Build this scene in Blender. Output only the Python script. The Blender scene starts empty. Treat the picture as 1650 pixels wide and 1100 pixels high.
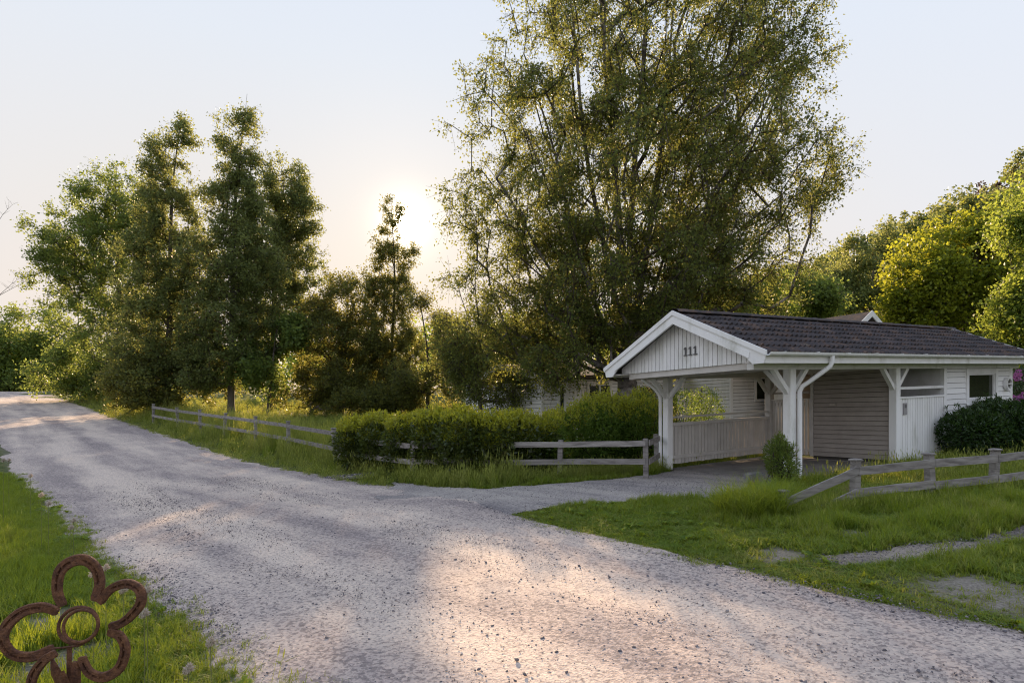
import bpy, math, random
import numpy as np
from mathutils import Vector, noise as mnoise
R = math.radians
rng = np.random.default_rng(7)
random.seed(7)
scn = bpy.context.scene
C = scn.collection

# ------------------------------------------------------------------ camera
F, HY, CH = 940.0, 650.7, 1.68          # focal in photo pixels, horizon row, eye height
cam = bpy.data.cameras.new('camera'); camo = bpy.data.objects.new('camera', cam); C.objects.link(camo)
camo.location = (0, 0, CH); camo.rotation_euler = (R(90), 0, 0)
cam.sensor_width = 36; cam.lens = F/1650*36; cam.shift_y = (HY-550)/1650
cam.clip_start = .05; cam.clip_end = 2000
scn.camera = camo
# ------------------------------------------------------------------ light
SUN = Vector((-.181, 1, .309)).normalized()
EL = math.asin(SUN.z); AZ = math.atan2(SUN.x, SUN.y)
w = bpy.data.worlds.new("World"); scn.world = w; w.use_nodes = True
nt = w.node_tree; nt.nodes.clear()
def N(nt, t, **k):
    n = nt.nodes.new(t)
    for a, b in k.items(): setattr(n, a, b)
    return n
sky = N(nt, 'ShaderNodeTexSky', sky_type='NISHITA', sun_disc=False)
sky.sun_elevation = EL; sky.sun_rotation = AZ; sky.air_density = 1.0; sky.dust_density = 1.0
tc = N(nt, 'ShaderNodeTexCoord'); nrm = N(nt, 'ShaderNodeVectorMath', operation='NORMALIZE')
nt.links.new(tc.outputs['Generated'], nrm.inputs[0])
sep = N(nt, 'ShaderNodeSeparateXYZ'); nt.links.new(nrm.outputs[0], sep.inputs[0])
ramp = N(nt, 'ShaderNodeValToRGB'); nt.links.new(sep.outputs[2], ramp.inputs[0])
cr = ramp.color_ramp
def el(r, p, c):
    e = r.elements.new(p); e.color = (*c, 1)
cr.elements[0].position = 0; cr.elements[0].color = (.60, .47, .35, 1)
cr.elements[1].position = 1; cr.elements[1].color = (.38, .47, .64, 1)
el(cr, .12, (.57, .49, .41)); el(cr, .28, (.525, .495, .465)); el(cr, .5, (.475, .505, .55))
dot = N(nt, 'ShaderNodeVectorMath', operation='DOT_PRODUCT'); nt.links.new(nrm.outputs[0], dot.inputs[0])
dot.inputs[1].default_value = SUN
mx0 = N(nt, 'ShaderNodeMath', operation='MAXIMUM'); nt.links.new(dot.outputs['Value'], mx0.inputs[0]); mx0.inputs[1].default_value = 0
def glow(p, s):
    a = N(nt, 'ShaderNodeMath', operation='POWER'); nt.links.new(mx0.outputs[0], a.inputs[0]); a.inputs[1].default_value = p
    b = N(nt, 'ShaderNodeMath', operation='MULTIPLY'); nt.links.new(a.outputs[0], b.inputs[0]); b.inputs[1].default_value = s
    return b.outputs[0]
def addglow(prev, val, col):
    m = N(nt, 'ShaderNodeMix', data_type='RGBA', blend_type='ADD'); m.clamp_factor = False
    nt.links.new(val, m.inputs[0]); nt.links.new(prev, m.inputs[6]); m.inputs[7].default_value = (*col, 1)
    return m.outputs[2]
ramp2 = N(nt, 'ShaderNodeValToRGB'); nt.links.new(sep.outputs[2], ramp2.inputs[0]); c2 = ramp2.color_ramp
c2.elements[0].position = 0; c2.elements[0].color = (.52, .49, .50, 1); c2.elements[1].position = 1; c2.elements[1].color = (.38, .47, .64, 1)
el(c2, .12, (.52, .505, .53)); el(c2, .28, (.505, .52, .56)); el(c2, .5, (.475, .515, .585))
wmr = N(nt, 'ShaderNodeMapRange'); nt.links.new(dot.outputs['Value'], wmr.inputs[0]); wmr.inputs[1].default_value = .6; wmr.inputs[2].default_value = 1.0
wmx = N(nt, 'ShaderNodeMix', data_type='RGBA'); nt.links.new(wmr.outputs[0], wmx.inputs[0]); nt.links.new(ramp2.outputs[0], wmx.inputs[6]); nt.links.new(ramp.outputs[0], wmx.inputs[7])
# the pale evening haze of the sky over the physical sky, and the sun's aureole and disc
scl = N(nt, 'ShaderNodeMix', data_type='RGBA', blend_type='MULTIPLY'); scl.inputs[0].default_value = 1
nt.links.new(sky.outputs[0], scl.inputs[6]); scl.inputs[7].default_value = (.012, .012, .012, 1)
mix = N(nt, 'ShaderNodeMix', data_type='RGBA'); mix.inputs[0].default_value = .94
nt.links.new(scl.outputs[2], mix.inputs[6]); nt.links.new(wmx.outputs[2], mix.inputs[7])
c = addglow(mix.outputs[2], glow(6, .012), (1, .62, .30))
c = addglow(c, glow(90, .07), (1, .72, .42))
c = addglow(c, glow(1100, .40), (1, .85, .6))
c = addglow(c, glow(12000, 60), (1, .85, .6))
bg = N(nt, 'ShaderNodeBackground'); bg.inputs[1].default_value = 1.0
# Background strength 0.1 on a x10 colour: same light, strength kept in the daylight range
ten = N(nt, 'ShaderNodeMix', data_type='RGBA', blend_type='MULTIPLY'); ten.inputs[0].default_value = 1
ten.clamp_result = False; nt.links.new(c, ten.inputs[6]); ten.inputs[7].default_value = (8.0, 8.0, 8.0, 1)
nt.links.new(ten.outputs[2], bg.inputs[0]); bg.inputs[1].default_value = .1
out = N(nt, 'ShaderNodeOutputWorld'); nt.links.new(bg.outputs[0], out.inputs[0])
sl = bpy.data.lights.new('sun', 'SUN'); slo = bpy.data.objects.new('sun', sl); C.objects.link(slo)
sl.energy = 5; sl.angle = R(.6); sl.color = (1, .70, .42)
slo.rotation_euler = SUN.to_track_quat('Z', 'Y').to_euler()
slo.location = (0, 0, 30)
scn.view_settings.view_transform = 'Standard'; scn.view_settings.look = 'None'
scn.view_settings.exposure = 1.12; scn.view_settings.gamma = 1; scn.view_settings.use_curve_mapping = False
cy = scn.cycles
cy.max_bounces = 6; cy.diffuse_bounces = 4; cy.glossy_bounces = 2; cy.transmission_bounces = 4; cy.transparent_max_bounces = 4
cy.use_denoising = True; cy.denoising_prefilter = 'NONE'; cy.pixel_filter_type = 'BLACKMAN_HARRIS'; cy.filter_width = 1.15; cy.caustics_reflective = False; cy.caustics_refractive = False
cy.sample_clamp_indirect = 4

# ------------------------------------------------------------------ terrain
TILT = .0393
DX, DY = -.692, .722                    # direction of the road, away to the left
OX, OY = -3.43, 5.7
def tl(x, y):                            # along and across the road
    dx, dy = x-OX, y-OY
    return DX*dx+DY*dy, DY*dx-DX*dy
def sstep(v, a, b):
    u = np.clip((v-a)/(b-a), 0, 1); return u*u*(3-2*u)
def terrain(x, y):
    x = np.asarray(x, float); y = np.asarray(y, float)
    t, l = tl(x, y)
    tt = np.clip(t-4, 0, 14)
    z = TILT*60*np.tanh(x/60)*1.0
    z = z + .0028*tt*tt + .078*np.clip(t-18, 0, 50) + .03*np.clip(t-68, 0, 60)
    z = z + .28*sstep(l, 5.7, 7.6)*sstep(-x, -.5, 2.5)
    z = z - .0*t
    return z
def T(x, y): return float(terrain(x, y))
def at(px, py, Y): return Vector(((px-825)/F*Y, Y, CH+(HY-py)/F*Y))
def ong(px, py, h=0.):                   # point of the ground (plus h) behind a photo pixel
    Y = np.arange(1.5, 150, .02); x = (px-825)/F*Y; z = CH+(HY-py)/F*Y
    k = np.argmax(z <= terrain(x, Y)+h)
    return float(x[k]), float(Y[k])
def noise2(x, y, s, seed=0.):
    x = np.asarray(x, float)*s; y = np.asarray(y, float)*s
    sh = x.shape; x = x.ravel(); y = y.ravel()
    xi = np.floor(x).astype(np.int64); yi = np.floor(y).astype(np.int64); fx = x-xi; fy = y-yi
    fx = fx*fx*(3-2*fx); fy = fy*fy*(3-2*fy); sd = int(seed*1000)
    def h(a, b):
        n = (a*374761393+b*668265263+sd*1274126177) & 0x7fffffff
        n = ((n ^ (n >> 13))*1274126177) & 0x7fffffff
        return ((n ^ (n >> 16)) & 0xffff)/65535.
    v = (h(xi, yi)*(1-fx)+h(xi+1, yi)*fx)*(1-fy)+(h(xi, yi+1)*(1-fx)+h(xi+1, yi+1)*fx)*fy
    return v.reshape(sh)
def fbm(x, y, s, seed=0.): return .55*noise2(x, y, s, seed)+.3*noise2(x, y, s*2.1, seed+1)+.15*noise2(x, y, s*4.3, seed+2)

# ------------------------------------------------------------------ object helpers
def props(o, label=None, cat=None, group=None, kind=None):
    if label: o['label'] = label
    if cat: o['category'] = cat
    if group: o['group'] = group
    if kind: o['kind'] = kind
    return o
def mesh(name, v, f, mat=None, smooth=False):
    me = bpy.data.meshes.new(name); me.from_pydata([tuple(p) for p in v], [], f); me.update()
    if mat: me.materials.append(mat)
    if smooth: me.polygons.foreach_set('use_smooth', [True]*len(me.polygons))
    return me
def npmesh(name, V, Fc, mat=None, attrs=None, smooth=False):
    V = np.asarray(V, np.float32); Fc = np.asarray(Fc, np.int32)
    me = bpy.data.meshes.new(name); k = Fc.shape[1]
    me.vertices.add(len(V)); me.vertices.foreach_set('co', V.ravel())
    me.loops.add(Fc.size); me.loops.foreach_set('vertex_index', Fc.ravel())
    me.polygons.add(len(Fc)); me.polygons.foreach_set('loop_start', np.arange(0, Fc.size, k, dtype=np.int32))
    if smooth: me.polygons.foreach_set('use_smooth', np.ones(len(Fc), bool))
    me.update(calc_edges=True)
    for n, a in (attrs or {}).items():
        at_ = me.attributes.new(n, 'FLOAT', 'POINT'); at_.data.foreach_set('value', np.asarray(a, np.float32))
    if mat: me.materials.append(mat)
    return me
def link(name, me, parent=None, loc=(0, 0, 0)):
    o = bpy.data.objects.new(name, me); C.objects.link(o)
    if parent: o.parent = parent
    o.location = loc
    return o
def root(name, loc, label, cat, group=None):
    o = bpy.data.objects.new(name, None); C.objects.link(o); o.location = loc; o.empty_display_size = .1
    return props(o, label, cat, group)

# ------------------------------------------------------------------ materials
def M(name, col, rough=.8, spec=.3):
    m = bpy.data.materials.new(name); m.use_nodes = True
    b = m.node_tree.nodes['Principled BSDF']
    b.inputs['Base Color'].default_value = (*col, 1); b.inputs['Roughness'].default_value = rough
    b.inputs['Specular IOR Level'].default_value = spec
    return m
def noise_col(m, stops, scale=5., detail=6., coord='Object', stretch=None, bump=0., bscale=None, rough=.6, dist=.01, rnd=0.):
    nt = m.node_tree; b = nt.nodes['Principled BSDF']
    src = N(nt, 'ShaderNodeNewGeometry').outputs['Position'] if coord == 'World' else N(nt, 'ShaderNodeTexCoord').outputs[coord]
    mp = N(nt, 'ShaderNodeMapping'); nt.links.new(src, mp.inputs[0])
    if stretch: mp.inputs['Scale'].default_value = stretch
    n = N(nt, 'ShaderNodeTexNoise'); n.inputs['Scale'].default_value = scale; n.inputs['Detail'].default_value = detail
    n.inputs['Roughness'].default_value = rough
    nt.links.new(mp.outputs[0], n.inputs[0])
    r = N(nt, 'ShaderNodeValToRGB'); e = r.color_ramp
    e.elements[0].position = stops[0][0]; e.elements[0].color = (*stops[0][1], 1)
    e.elements[1].position = stops[-1][0]; e.elements[1].color = (*stops[-1][1], 1)
    for p, c_ in stops[1:-1]: el(e, p, c_)
    nt.links.new(n.outputs[0], r.inputs[0]); o = r.outputs[0]
    if rnd:
        oi = N(nt, 'ShaderNodeObjectInfo'); mr = N(nt, 'ShaderNodeMapRange')
        mr.inputs[3].default_value = 1-rnd; mr.inputs[4].default_value = 1+rnd
        nt.links.new(oi.outputs['Random'], mr.inputs[0])
        hv = N(nt, 'ShaderNodeHueSaturation'); nt.links.new(o, hv.inputs['Color']); nt.links.new(mr.outputs[0], hv.inputs['Value']); o = hv.outputs[0]
    nt.links.new(o, b.inputs['Base Color'])
    if bump:
        n2 = N(nt, 'ShaderNodeTexNoise'); n2.inputs['Scale'].default_value = bscale or scale*3; n2.inputs['Detail'].default_value = 5
        nt.links.new(mp.outputs[0], n2.inputs[0])
        bp = N(nt, 'ShaderNodeBump'); bp.inputs['Strength'].default_value = bump; bp.inputs['Distance'].default_value = dist
        nt.links.new(n2.outputs[0], bp.inputs['Height']); nt.links.new(bp.outputs[0], b.inputs['Normal'])
    return m
def leafmat(name, a, b_, trans, tmix=.42, rough=.45, spec=.25):
    """a..b: leaf colour range, trans: light seen through the leaf"""
    m = bpy.data.materials.new(name); m.use_nodes = True; nt = m.node_tree
    p = nt.nodes['Principled BSDF']; o = nt.nodes['Material Output']
    at_ = N(nt, 'ShaderNodeAttribute', attribute_name='rnd')
    mx = N(nt, 'ShaderNodeMix', data_type='RGBA'); nt.links.new(at_.outputs['Fac'], mx.inputs[0])
    mx.inputs[6].default_value = (*a, 1); mx.inputs[7].default_value = (*b_, 1)
    nt.links.new(mx.outputs[2], p.inputs['Base Color']); p.inputs['Roughness'].default_value = rough
    p.inputs['Specular IOR Level'].default_value = spec
    tr = N(nt, 'ShaderNodeBsdfTranslucent')
    m2 = N(nt, 'ShaderNodeMix', data_type='RGBA'); nt.links.new(at_.outputs['Fac'], m2.inputs[0])
    m2.inputs[6].default_value = tuple(x*.7 for x in trans)+(1,); m2.inputs[7].default_value = (*trans, 1)
    nt.links.new(m2.outputs[2], tr.inputs[0])
    ms = N(nt, 'ShaderNodeMixShader'); ms.inputs[0].default_value = tmix
    nt.links.new(p.outputs[0], ms.inputs[1]); nt.links.new(tr.outputs[0], ms.inputs[2]); nt.links.new(ms.outputs[0], o.inputs[0])
    return m
white = noise_col(M('white_paint', (.8, .8, .8), .55), [(.30, (.58, .58, .55)), (.40, (.76, .76, .75)), (.50, (.84, .84, .85)), (.8, (.88, .88, .88))], 2.4, 12, coord='World', rough=.68, bump=.2, bscale=25, stretch=(1, 1, .4), rnd=.05)
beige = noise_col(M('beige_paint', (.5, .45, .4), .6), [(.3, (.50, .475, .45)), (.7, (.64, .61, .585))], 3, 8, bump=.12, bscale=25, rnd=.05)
greige = noise_col(M('taupe_paint', (.3, .3, .3), .6), [(.3, (.33, .295, .27)), (.7, (.40, .36, .33))], 4, 8, bump=.12, bscale=25, rnd=.05)
shadowpaint = M('dark_shadow_backing', (.07, .065, .06), .9)  # near-black colour stands in for shade in the gaps between planks and boards
greywood = noise_col(M('weathered_wood', (.3, .28, .27), .85), [(.3, (.11, .10, .095)), (.5, (.25, .23, .22)), (.75, (.36, .34, .33))], 4, 9, stretch=(.35, 2, 5), bump=.5, bscale=18, rnd=.12, dist=.006)
tilem = noise_col(M('concrete_tile', (.05, .04, .04), .75), [(.3, (.030, .026, .029)), (.5, (.058, .050, .054)), (.60, (.11, .070, .055)), (.72, (.18, .16, .13))], 3.2, 12, coord='World', bump=.5, bscale=60, rough=.72, rnd=.22)
bark = noise_col(M('grey_bark', (.15, .12, .1), .9), [(.3, (.06, .05, .04)), (.6, (.16, .14, .12)), (.8, (.26, .24, .21))], 2.5, 8, stretch=(1, 1, .35), bump=.6, bscale=12, dist=.02)
birchbark = noise_col(M('birch_bark', (.5, .5, .5), .8), [(.38, (.045, .04, .035)), (.5, (.14, .12, .11)), (.64, (.32, .30, .28))], 2.2, 8, stretch=(1, 1, 1.6), bump=.4, bscale=12, dist=.02)
darkbark = noise_col(M('dark_bark', (.07, .06, .05), .9), [(.3, (.03, .025, .02)), (.7, (.10, .08, .065))], 3, 8, bump=.5, bscale=12, dist=.02)
rust = noise_col(M('rusty_iron', (.15, .07, .05), .75, .35), [(.3, (.040, .018, .013)), (.45, (.10, .043, .027)), (.56, (.17, .075, .04)), (.7, (.27, .13, .065))], 38, 12, bump=1., bscale=190, dist=.005, rough=.78)
metalgrey = M('dark_metal', (.10, .10, .105), .45, .5)
glassm = M('window_glass', (.03, .035, .02), .08, .25)
concrete = noise_col(M('concrete', (.3, .29, .28), .9), [(.3, (.13, .12, .115)), (.7, (.27, .25, .24))], 1.5, 10, bump=.3, bscale=40, rough=.7)
stonem = noise_col(M('grey_stone', (.3, .3, .3), .85), [(.3, (.13, .13, .135)), (.7, (.32, .31, .31))], 6, 8, bump=.5, bscale=30)

# ground materials
def groundmat():
    m = M('soil', (.1, .08, .05), .95, .1); nt = m.node_tree; b = nt.nodes['Principled BSDF']
    tc = N(nt, 'ShaderNodeTexCoord')
    def nz(s, d=8, r=.6):
        n = N(nt, 'ShaderNodeTexNoise'); n.inputs['Scale'].default_value = s; n.inputs['Detail'].default_value = d; n.inputs['Roughness'].default_value = r
        nt.links.new(tc.outputs['Object'], n.inputs[0]); return n.outputs[0]
    def rp(src, st):
        r = N(nt, 'ShaderNodeValToRGB'); e = r.color_ramp
        e.elements[0].position = st[0][0]; e.elements[0].color = (*st[0][1], 1); e.elements[1].position = st[-1][0]; e.elements[1].color = (*st[-1][1], 1)
        for p, c_ in st[1:-1]: el(e, p, c_)
        nt.links.new(src, r.inputs[0]); return r.outputs[0]
    green = rp(nz(7), [(.3, (.030, .045, .012)), (.5, (.07, .095, .025)), (.72, (.16, .15, .06))])
    dry = rp(nz(40, 8, .75), [(.3, (.10, .09, .08)), (.5, (.24, .21, .18)), (.7, (.38, .35, .32))])
    at_ = N(nt, 'ShaderNodeAttribute', attribute_name='bare')
    mx = N(nt, 'ShaderNodeMix', data_type='RGBA'); nt.links.new(at_.outputs['Fac'], mx.inputs[0])
    nt.links.new(green, mx.inputs[6]); nt.links.new(dry, mx.inputs[7]); nt.links.new(mx.outputs[2], b.inputs['Base Color'])
    bp = N(nt, 'ShaderNodeBump'); bp.inputs['Strength'].default_value = .7; bp.inputs['Distance'].default_value = .03
    nt.links.new(nz(25), bp.inputs['Height']); nt.links.new(bp.outputs[0], b.inputs['Normal'])
    return m
soil = groundmat()
def gravelmat(name, light, mid, dark, track=True):
    m = M(name, mid, .92, .15); nt = m.node_tree; b = nt.nodes['Principled BSDF']
    tc = N(nt, 'ShaderNodeTexCoord')
    def nz(s, d=8, r=.6, src=None):
        n = N(nt, 'ShaderNodeTexNoise'); n.inputs['Scale'].default_value = s; n.inputs['Detail'].default_value = d; n.inputs['Roughness'].default_value = r
        nt.links.new(src or tc.outputs['Object'], n.inputs[0]); return n.outputs[0]
    def rp(src, st):
        r = N(nt, 'ShaderNodeValToRGB'); e = r.color_ramp
        e.elements[0].position = st[0][0]; e.elements[0].color = (*st[0][1], 1); e.elements[1].position = st[-1][0]; e.elements[1].color = (*st[-1][1], 1)
        for p, c_ in st[1:-1]: el(e, p, c_)
        nt.links.new(src, r.inputs[0]); return r.outputs[0]
    # streaks along the road
    mp = N(nt, 'ShaderNodeMapping'); mp.vector_type = 'POINT'
    mp.inputs['Rotation'].default_value = (0, 0, math.atan2(DX, DY)*1.0); mp.inputs['Scale'].default_value = (1, 1, 1)
    nt.links.new(tc.outputs['Object'], mp.inputs[0])
    mp2 = N(nt, 'ShaderNodeMapping'); mp2.inputs['Scale'].default_value = (1.1, .16, 1)
    # rotate by -angle so that y runs along the road
    mp.inputs['Rotation'].default_value = (0, 0, -math.atan2(-DX, DY))
    nt.links.new(mp.outputs[0], mp2.inputs[0])
    big = nz(1.1, 5, .6, mp2.outputs[0])
    patch = nz(.9, 6, .65)
    pm = N(nt, 'ShaderNodeMath', operation='MULTIPLY'); nt.links.new(patch, pm.inputs[0]); pm.inputs[1].default_value = .6
    add = N(nt, 'ShaderNodeMath', operation='MULTIPLY_ADD'); nt.links.new(big, add.inputs[0]); add.inputs[1].default_value = 1.4; nt.links.new(pm.outputs[0], add.inputs[2])
    half = N(nt, 'ShaderNodeMath', operation='MULTIPLY'); nt.links.new(add.outputs[0], half.inputs[0]); half.inputs[1].default_value = .5
    if track:
        la = N(nt, 'ShaderNodeAttribute', attribute_name='loose'); lm = N(nt, 'ShaderNodeMath', operation='MULTIPLY_ADD'); nt.links.new(la.outputs['Fac'], lm.inputs[0]); lm.inputs[1].default_value = -.14; nt.links.new(half.outputs[0], lm.inputs[2])
        ad2 = N(nt, 'ShaderNodeMath', operation='ADD'); nt.links.new(lm.outputs[0], ad2.inputs[0]); ad2.inputs[1].default_value = .05; half = ad2
    base = rp(half.outputs[0], [(.38, mid), (.5, tuple((a+c)/2 for a, c in zip(mid, light))), (.6, light)])
    # grains
    vor = N(nt, 'ShaderNodeTexVoronoi'); vor.inputs['Scale'].default_value = 55; nt.links.new(tc.outputs['Object'], vor.inputs[0])
    sepc = N(nt, 'ShaderNodeSeparateColor'); nt.links.new(vor.outputs['Color'], sepc.inputs[0])
    grain = rp(sepc.outputs[0], [(.0, (.45, .44, .47)), (.2, (.75, .74, .77)), (.5, (1, 1, 1)), (.85, (1.0, 1.0, 1.0)), (1., (1.25, 1.2, 1.15))])
    m1 = N(nt, 'ShaderNodeMix', data_type='RGBA', blend_type='MULTIPLY'); m1.inputs[0].default_value = .8
    nt.links.new(base, m1.inputs[6]); nt.links.new(grain, m1.inputs[7])
    # dark pebbles, thicker along the streaks
    fine = nz(24, 4, .6)
    sb = N(nt, 'ShaderNodeMath', operation='SUBTRACT'); nt.links.new(fine, sb.inputs[0])
    sc = N(nt, 'ShaderNodeMath', operation='MULTIPLY'); nt.links.new(half.outputs[0], sc.inputs[0]); sc.inputs[1].default_value = .55
    nt.links.new(sc.outputs[0], sb.inputs[1])
    msk = rp(sb.outputs[0], [(.26, (0, 0, 0)), (.34, (1, 1, 1))])
    m2 = N(nt, 'ShaderNodeMix', data_type='RGBA'); nt.links.new(msk, m2.inputs[0])
    ml = N(nt, 'ShaderNodeMath', operation='MULTIPLY'); nt.links.new(msk, ml.inputs[0]); ml.inputs[1].default_value = .6
    nt.links.new(ml.outputs[0], m2.inputs[0])
    nt.links.new(m1.outputs[2], m2.inputs[6]); m2.inputs[7].default_value = (*dark, 1)
    nt.links.new(m2.outputs[2], b.inputs['Base Color'])
    bp = N(nt, 'ShaderNodeBump'); bp.inputs['Strength'].default_value = .45; bp.inputs['Distance'].default_value = .008
    a2 = N(nt, 'ShaderNodeMath', operation='ADD'); nt.links.new(nz(45, 6, .75), a2.inputs[0]); nt.links.new(vor.outputs['Distance'], a2.inputs[1])
    nt.links.new(a2.outputs[0], bp.inputs['Height'])
    nt.links.new(bp.outputs[0], b.inputs['Normal'])
    return m
gravel = gravelmat('road_gravel', (.66, .555, .475), (.42, .355, .335), (.13, .115, .12))
pathm = gravelmat('path_dirt', (.34, .29, .25), (.20, .17, .15), (.08, .07, .065), False)
drivem = gravelmat('drive_gravel', (.42, .38, .35), (.27, .245, .245), (.09, .085, .095), False)

# ------------------------------------------------------------------ road edges
def redge(t):
    return np.interp(t, [-20, -10, -6, -.33, 3.07, 6.2, 12, 25, 120], [3.3, 3.45, 3.63, 4.48, 5.5, 5.25, 5.2, 5.1, 5.1])
def ledge(t): return np.interp(t, [-20, -1.5, 0, 10, 120], [0, 0, 0, 0, 0])
def inroad(x, y, m=0.):
    t, l = tl(np.asarray(x), np.asarray(y)); n = (noise2(x, y, 2.2, 3)-.5)*.35
    return (l > ledge(t)+n-m) & (l < redge(t)+n+m) & (t > -22) & (t < 110)
def inpoly(x, y, P):
    x = np.asarray(x, float); y = np.asarray(y, float); r = np.zeros(x.shape, bool)
    for i in range(len(P)):
        (x1, y1), (x2, y2) = P[i], P[i-1]
        c_ = ((y1 > y) != (y2 > y)) & (x < (x2-x1)*(y-y1)/((y2-y1) or 1e-9)+x1); r ^= c_
    return r
UA = np.array([.863, .505]); UW = np.array([-.505, .863]); PO = np.array([5.2, 10.93])
def aw(a, w_): p = PO+UA*a+UW*w_; return float(p[0]), float(p[1])
DRIVE = [ong(*p) for p in [(640, 775), (720, 788), (800, 785), (860, 781), (960, 774), (1062, 763)]] + [aw(.2, 3.0), aw(3.6, 3.0), aw(3.6, .1)] + [aw(.35, -.0)] + \
        [ong(*p) for p in [(1250, 792), (1150, 803), (1000, 808), (900, 815), (840, 826), (760, 842), (600, 800)]]
PATH = [ong(*p) for p in [(1310, 895), (1360, 888), (1440, 878), (1540, 866), (1650, 848), (1700, 838), (1900, 800), (1900, 828), (1760, 853), (1650, 873), (1560, 888), (1460, 902), (1390, 908), (1320, 906)]]
def indrive(x, y):
    n = (noise2(x, y, 2.5, 5)-.5)*.4
    return inpoly(np.asarray(x)+n, np.asarray(y)+n, DRIVE)
def inpath(x, y):
    n = (noise2(x, y, 2.0, 6)-.5)*.22+(noise2(x, y, 7.0, 7)-.5)*.2
    return inpoly(np.asarray(x)+n, np.asarray(y)+n, PATH)
def infoot(x, y, m=0.):
    p = (np.asarray(x)-PO[0]); q = (np.asarray(y)-PO[1])
    a = p*UA[0]+q*UA[1]; w_ = p*UW[0]+q*UW[1]
    car = (a > -.1-m) & (a < 9.7+m) & (w_ > -.1-m) & (w_ < 3.2+m)
    h1 = (a > 1.9) & (w_ > 11.4) & (w_ < 19) & (a < 9.6)
    h2 = (a > 9.35) & (a < 16.5) & (w_ > 6.4) & (w_ < 19)
    return car | h1 | h2
BARE = [ong(1600, 955)+(.55,), ong(1650, 965)+(.45,), ong(70, 1000)+(.42,), ong(120, 1050)+(.3,), ong(1250, 890)+(.35,), ong(1380, 860)+(.3,), ong(30, 1090)+(.35,)]
def bare(x, y):
    x = np.asarray(x, float); y = np.asarray(y, float); b = np.zeros(x.shape)
    for bx, by, r_ in BARE: b = np.maximum(b, 1-sstep(np.hypot(x-bx, (y-by)), r_*.5, r_*1.5))
    t, l = tl(x, y)
    d = np.minimum(np.abs(l-ledge(t)), np.abs(l-redge(t)))
    b = np.maximum(b, (1-sstep(d, .0, .35))*.9)
    return np.clip(b+(fbm(x, y, 2.5, 8)-.55)*.5*(b > .03), 0, 1)
# ground: one sheet out to the horizon
def axis(fine0, fine1, st, far, g=1.25):
    a = list(np.arange(fine0, fine1+1e-6, st)); s = st
    while a[-1] < far: s *= g; a.append(a[-1]+s)
    s = st
    while a[0] > -far: s *= g; a.insert(0, a[0]-s)
    return np.array(a)
gx = axis(-26, 22, .3, 900); gy = axis(-3, 32, .3, 900)
X, Y = np.meshgrid(gx, gy)
Z = terrain(X, Y)-.03+ (fbm(X, Y, .6, 1)-.5)*.10*(1-inroad(X, Y, .4)) * (np.hypot(X, Y) < 60)
Z = np.where(inroad(X, Y, -.15), terrain(X, Y)-.06, Z); Z = np.where(indrive(X, Y) | inpath(X, Y) | infoot(X, Y), terrain(X, Y)-.035, Z)
Z = Z - .0
V = np.stack([X, Y, Z], -1).reshape(-1, 3); nx_, ny_ = len(gx), len(gy)
i = np.arange(nx_*ny_).reshape(ny_, nx_)
Fc = np.stack([i[:-1, :-1], i[:-1, 1:], i[1:, 1:], i[1:, :-1]], -1).reshape(-1, 4)
props(link('ground', npmesh('ground', V, Fc, soil, {'bare': bare(X, Y).ravel()}, True)), kind='structure')
def sheet(name, inside, x0, x1, y0, y1, st, dz, mat, relief):
    gx = np.arange(x0, x1, st); gy = np.arange(y0, y1, st); X, Y = np.meshgrid(gx, gy)
    Z = terrain(X, Y)+dz+relief(X, Y); keep = inside(X[:-1, :-1]+st/2, Y[:-1, :-1]+st/2)
    i = np.arange(X.size).reshape(X.shape)
    Fc = np.stack([i[:-1, :-1], i[:-1, 1:], i[1:, 1:], i[1:, :-1]], -1)[keep]
    u, inv = np.unique(Fc.ravel(), return_inverse=True)
    V = np.stack([X, Y, Z], -1).reshape(-1, 3)[u]
    return props(link(name, npmesh(name, V, inv.reshape(-1, 4), mat, None, True)), kind='structure')
# road built in its own coordinates
ts = np.concatenate([np.arange(-12, 20, .1), np.arange(20, 110, .5)]); us = np.linspace(0, 1, 61)
TT, UU = np.meshgrid(ts, us, indexing='ij')
jl = (fbm(TT, 0*TT, .8, 11)-.5)*.5; jr = (fbm(TT, 0*TT, .8, 12)-.5)*.5
LL = (ledge(TT)-.2+jl)*(1-UU)+(redge(TT)+.2+jr)*UU
XX = OX+DX*TT+DY*LL; YY = OY+DY*TT-DX*LL
rut = -.018*np.exp(-((UU-.28)/.07)**2)-.018*np.exp(-((UU-.66)/.07)**2)
ZZ = terrain(XX, YY)+.012+rut+(fbm(XX, YY, .9, 9)-.5)*.035-.035*(np.abs(UU-.5)*2)**14
V = np.stack([XX, YY, ZZ], -1).reshape(-1, 3); i = np.arange(V.shape[0]).reshape(TT.shape)
Fc = np.stack([i[:-1, :-1], i[:-1, 1:], i[1:, 1:], i[1:, :-1]], -1).reshape(-1, 4)[:, ::-1]
loose = .5-.5*np.exp(-((UU-.28)/.09)**2)-.5*np.exp(-((UU-.66)/.09)**2)+.35*np.exp(-((UU-.47)/.06)**2)+.3*(np.abs(UU-.5)*2)**6
props(link('gravel_road', npmesh('gravel_road', V, Fc, gravel, {'loose': loose.ravel()}, True)), kind='structure')
def roadz(x, y): return terrain(x, y)+.012+(fbm(x, y, .9, 9)-.5)*.035
sheet('driveway', indrive, -4, 10, 7, 18, .08, .004, drivem, lambda x, y: (fbm(x, y, 1.2, 13)-.5)*.03)
sheet('gravel_path', inpath, 2, 14, 4, 12, .06, -.016, pathm, lambda x, y: (fbm(x, y, 1.2, 14)-.5)*.03)

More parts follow.
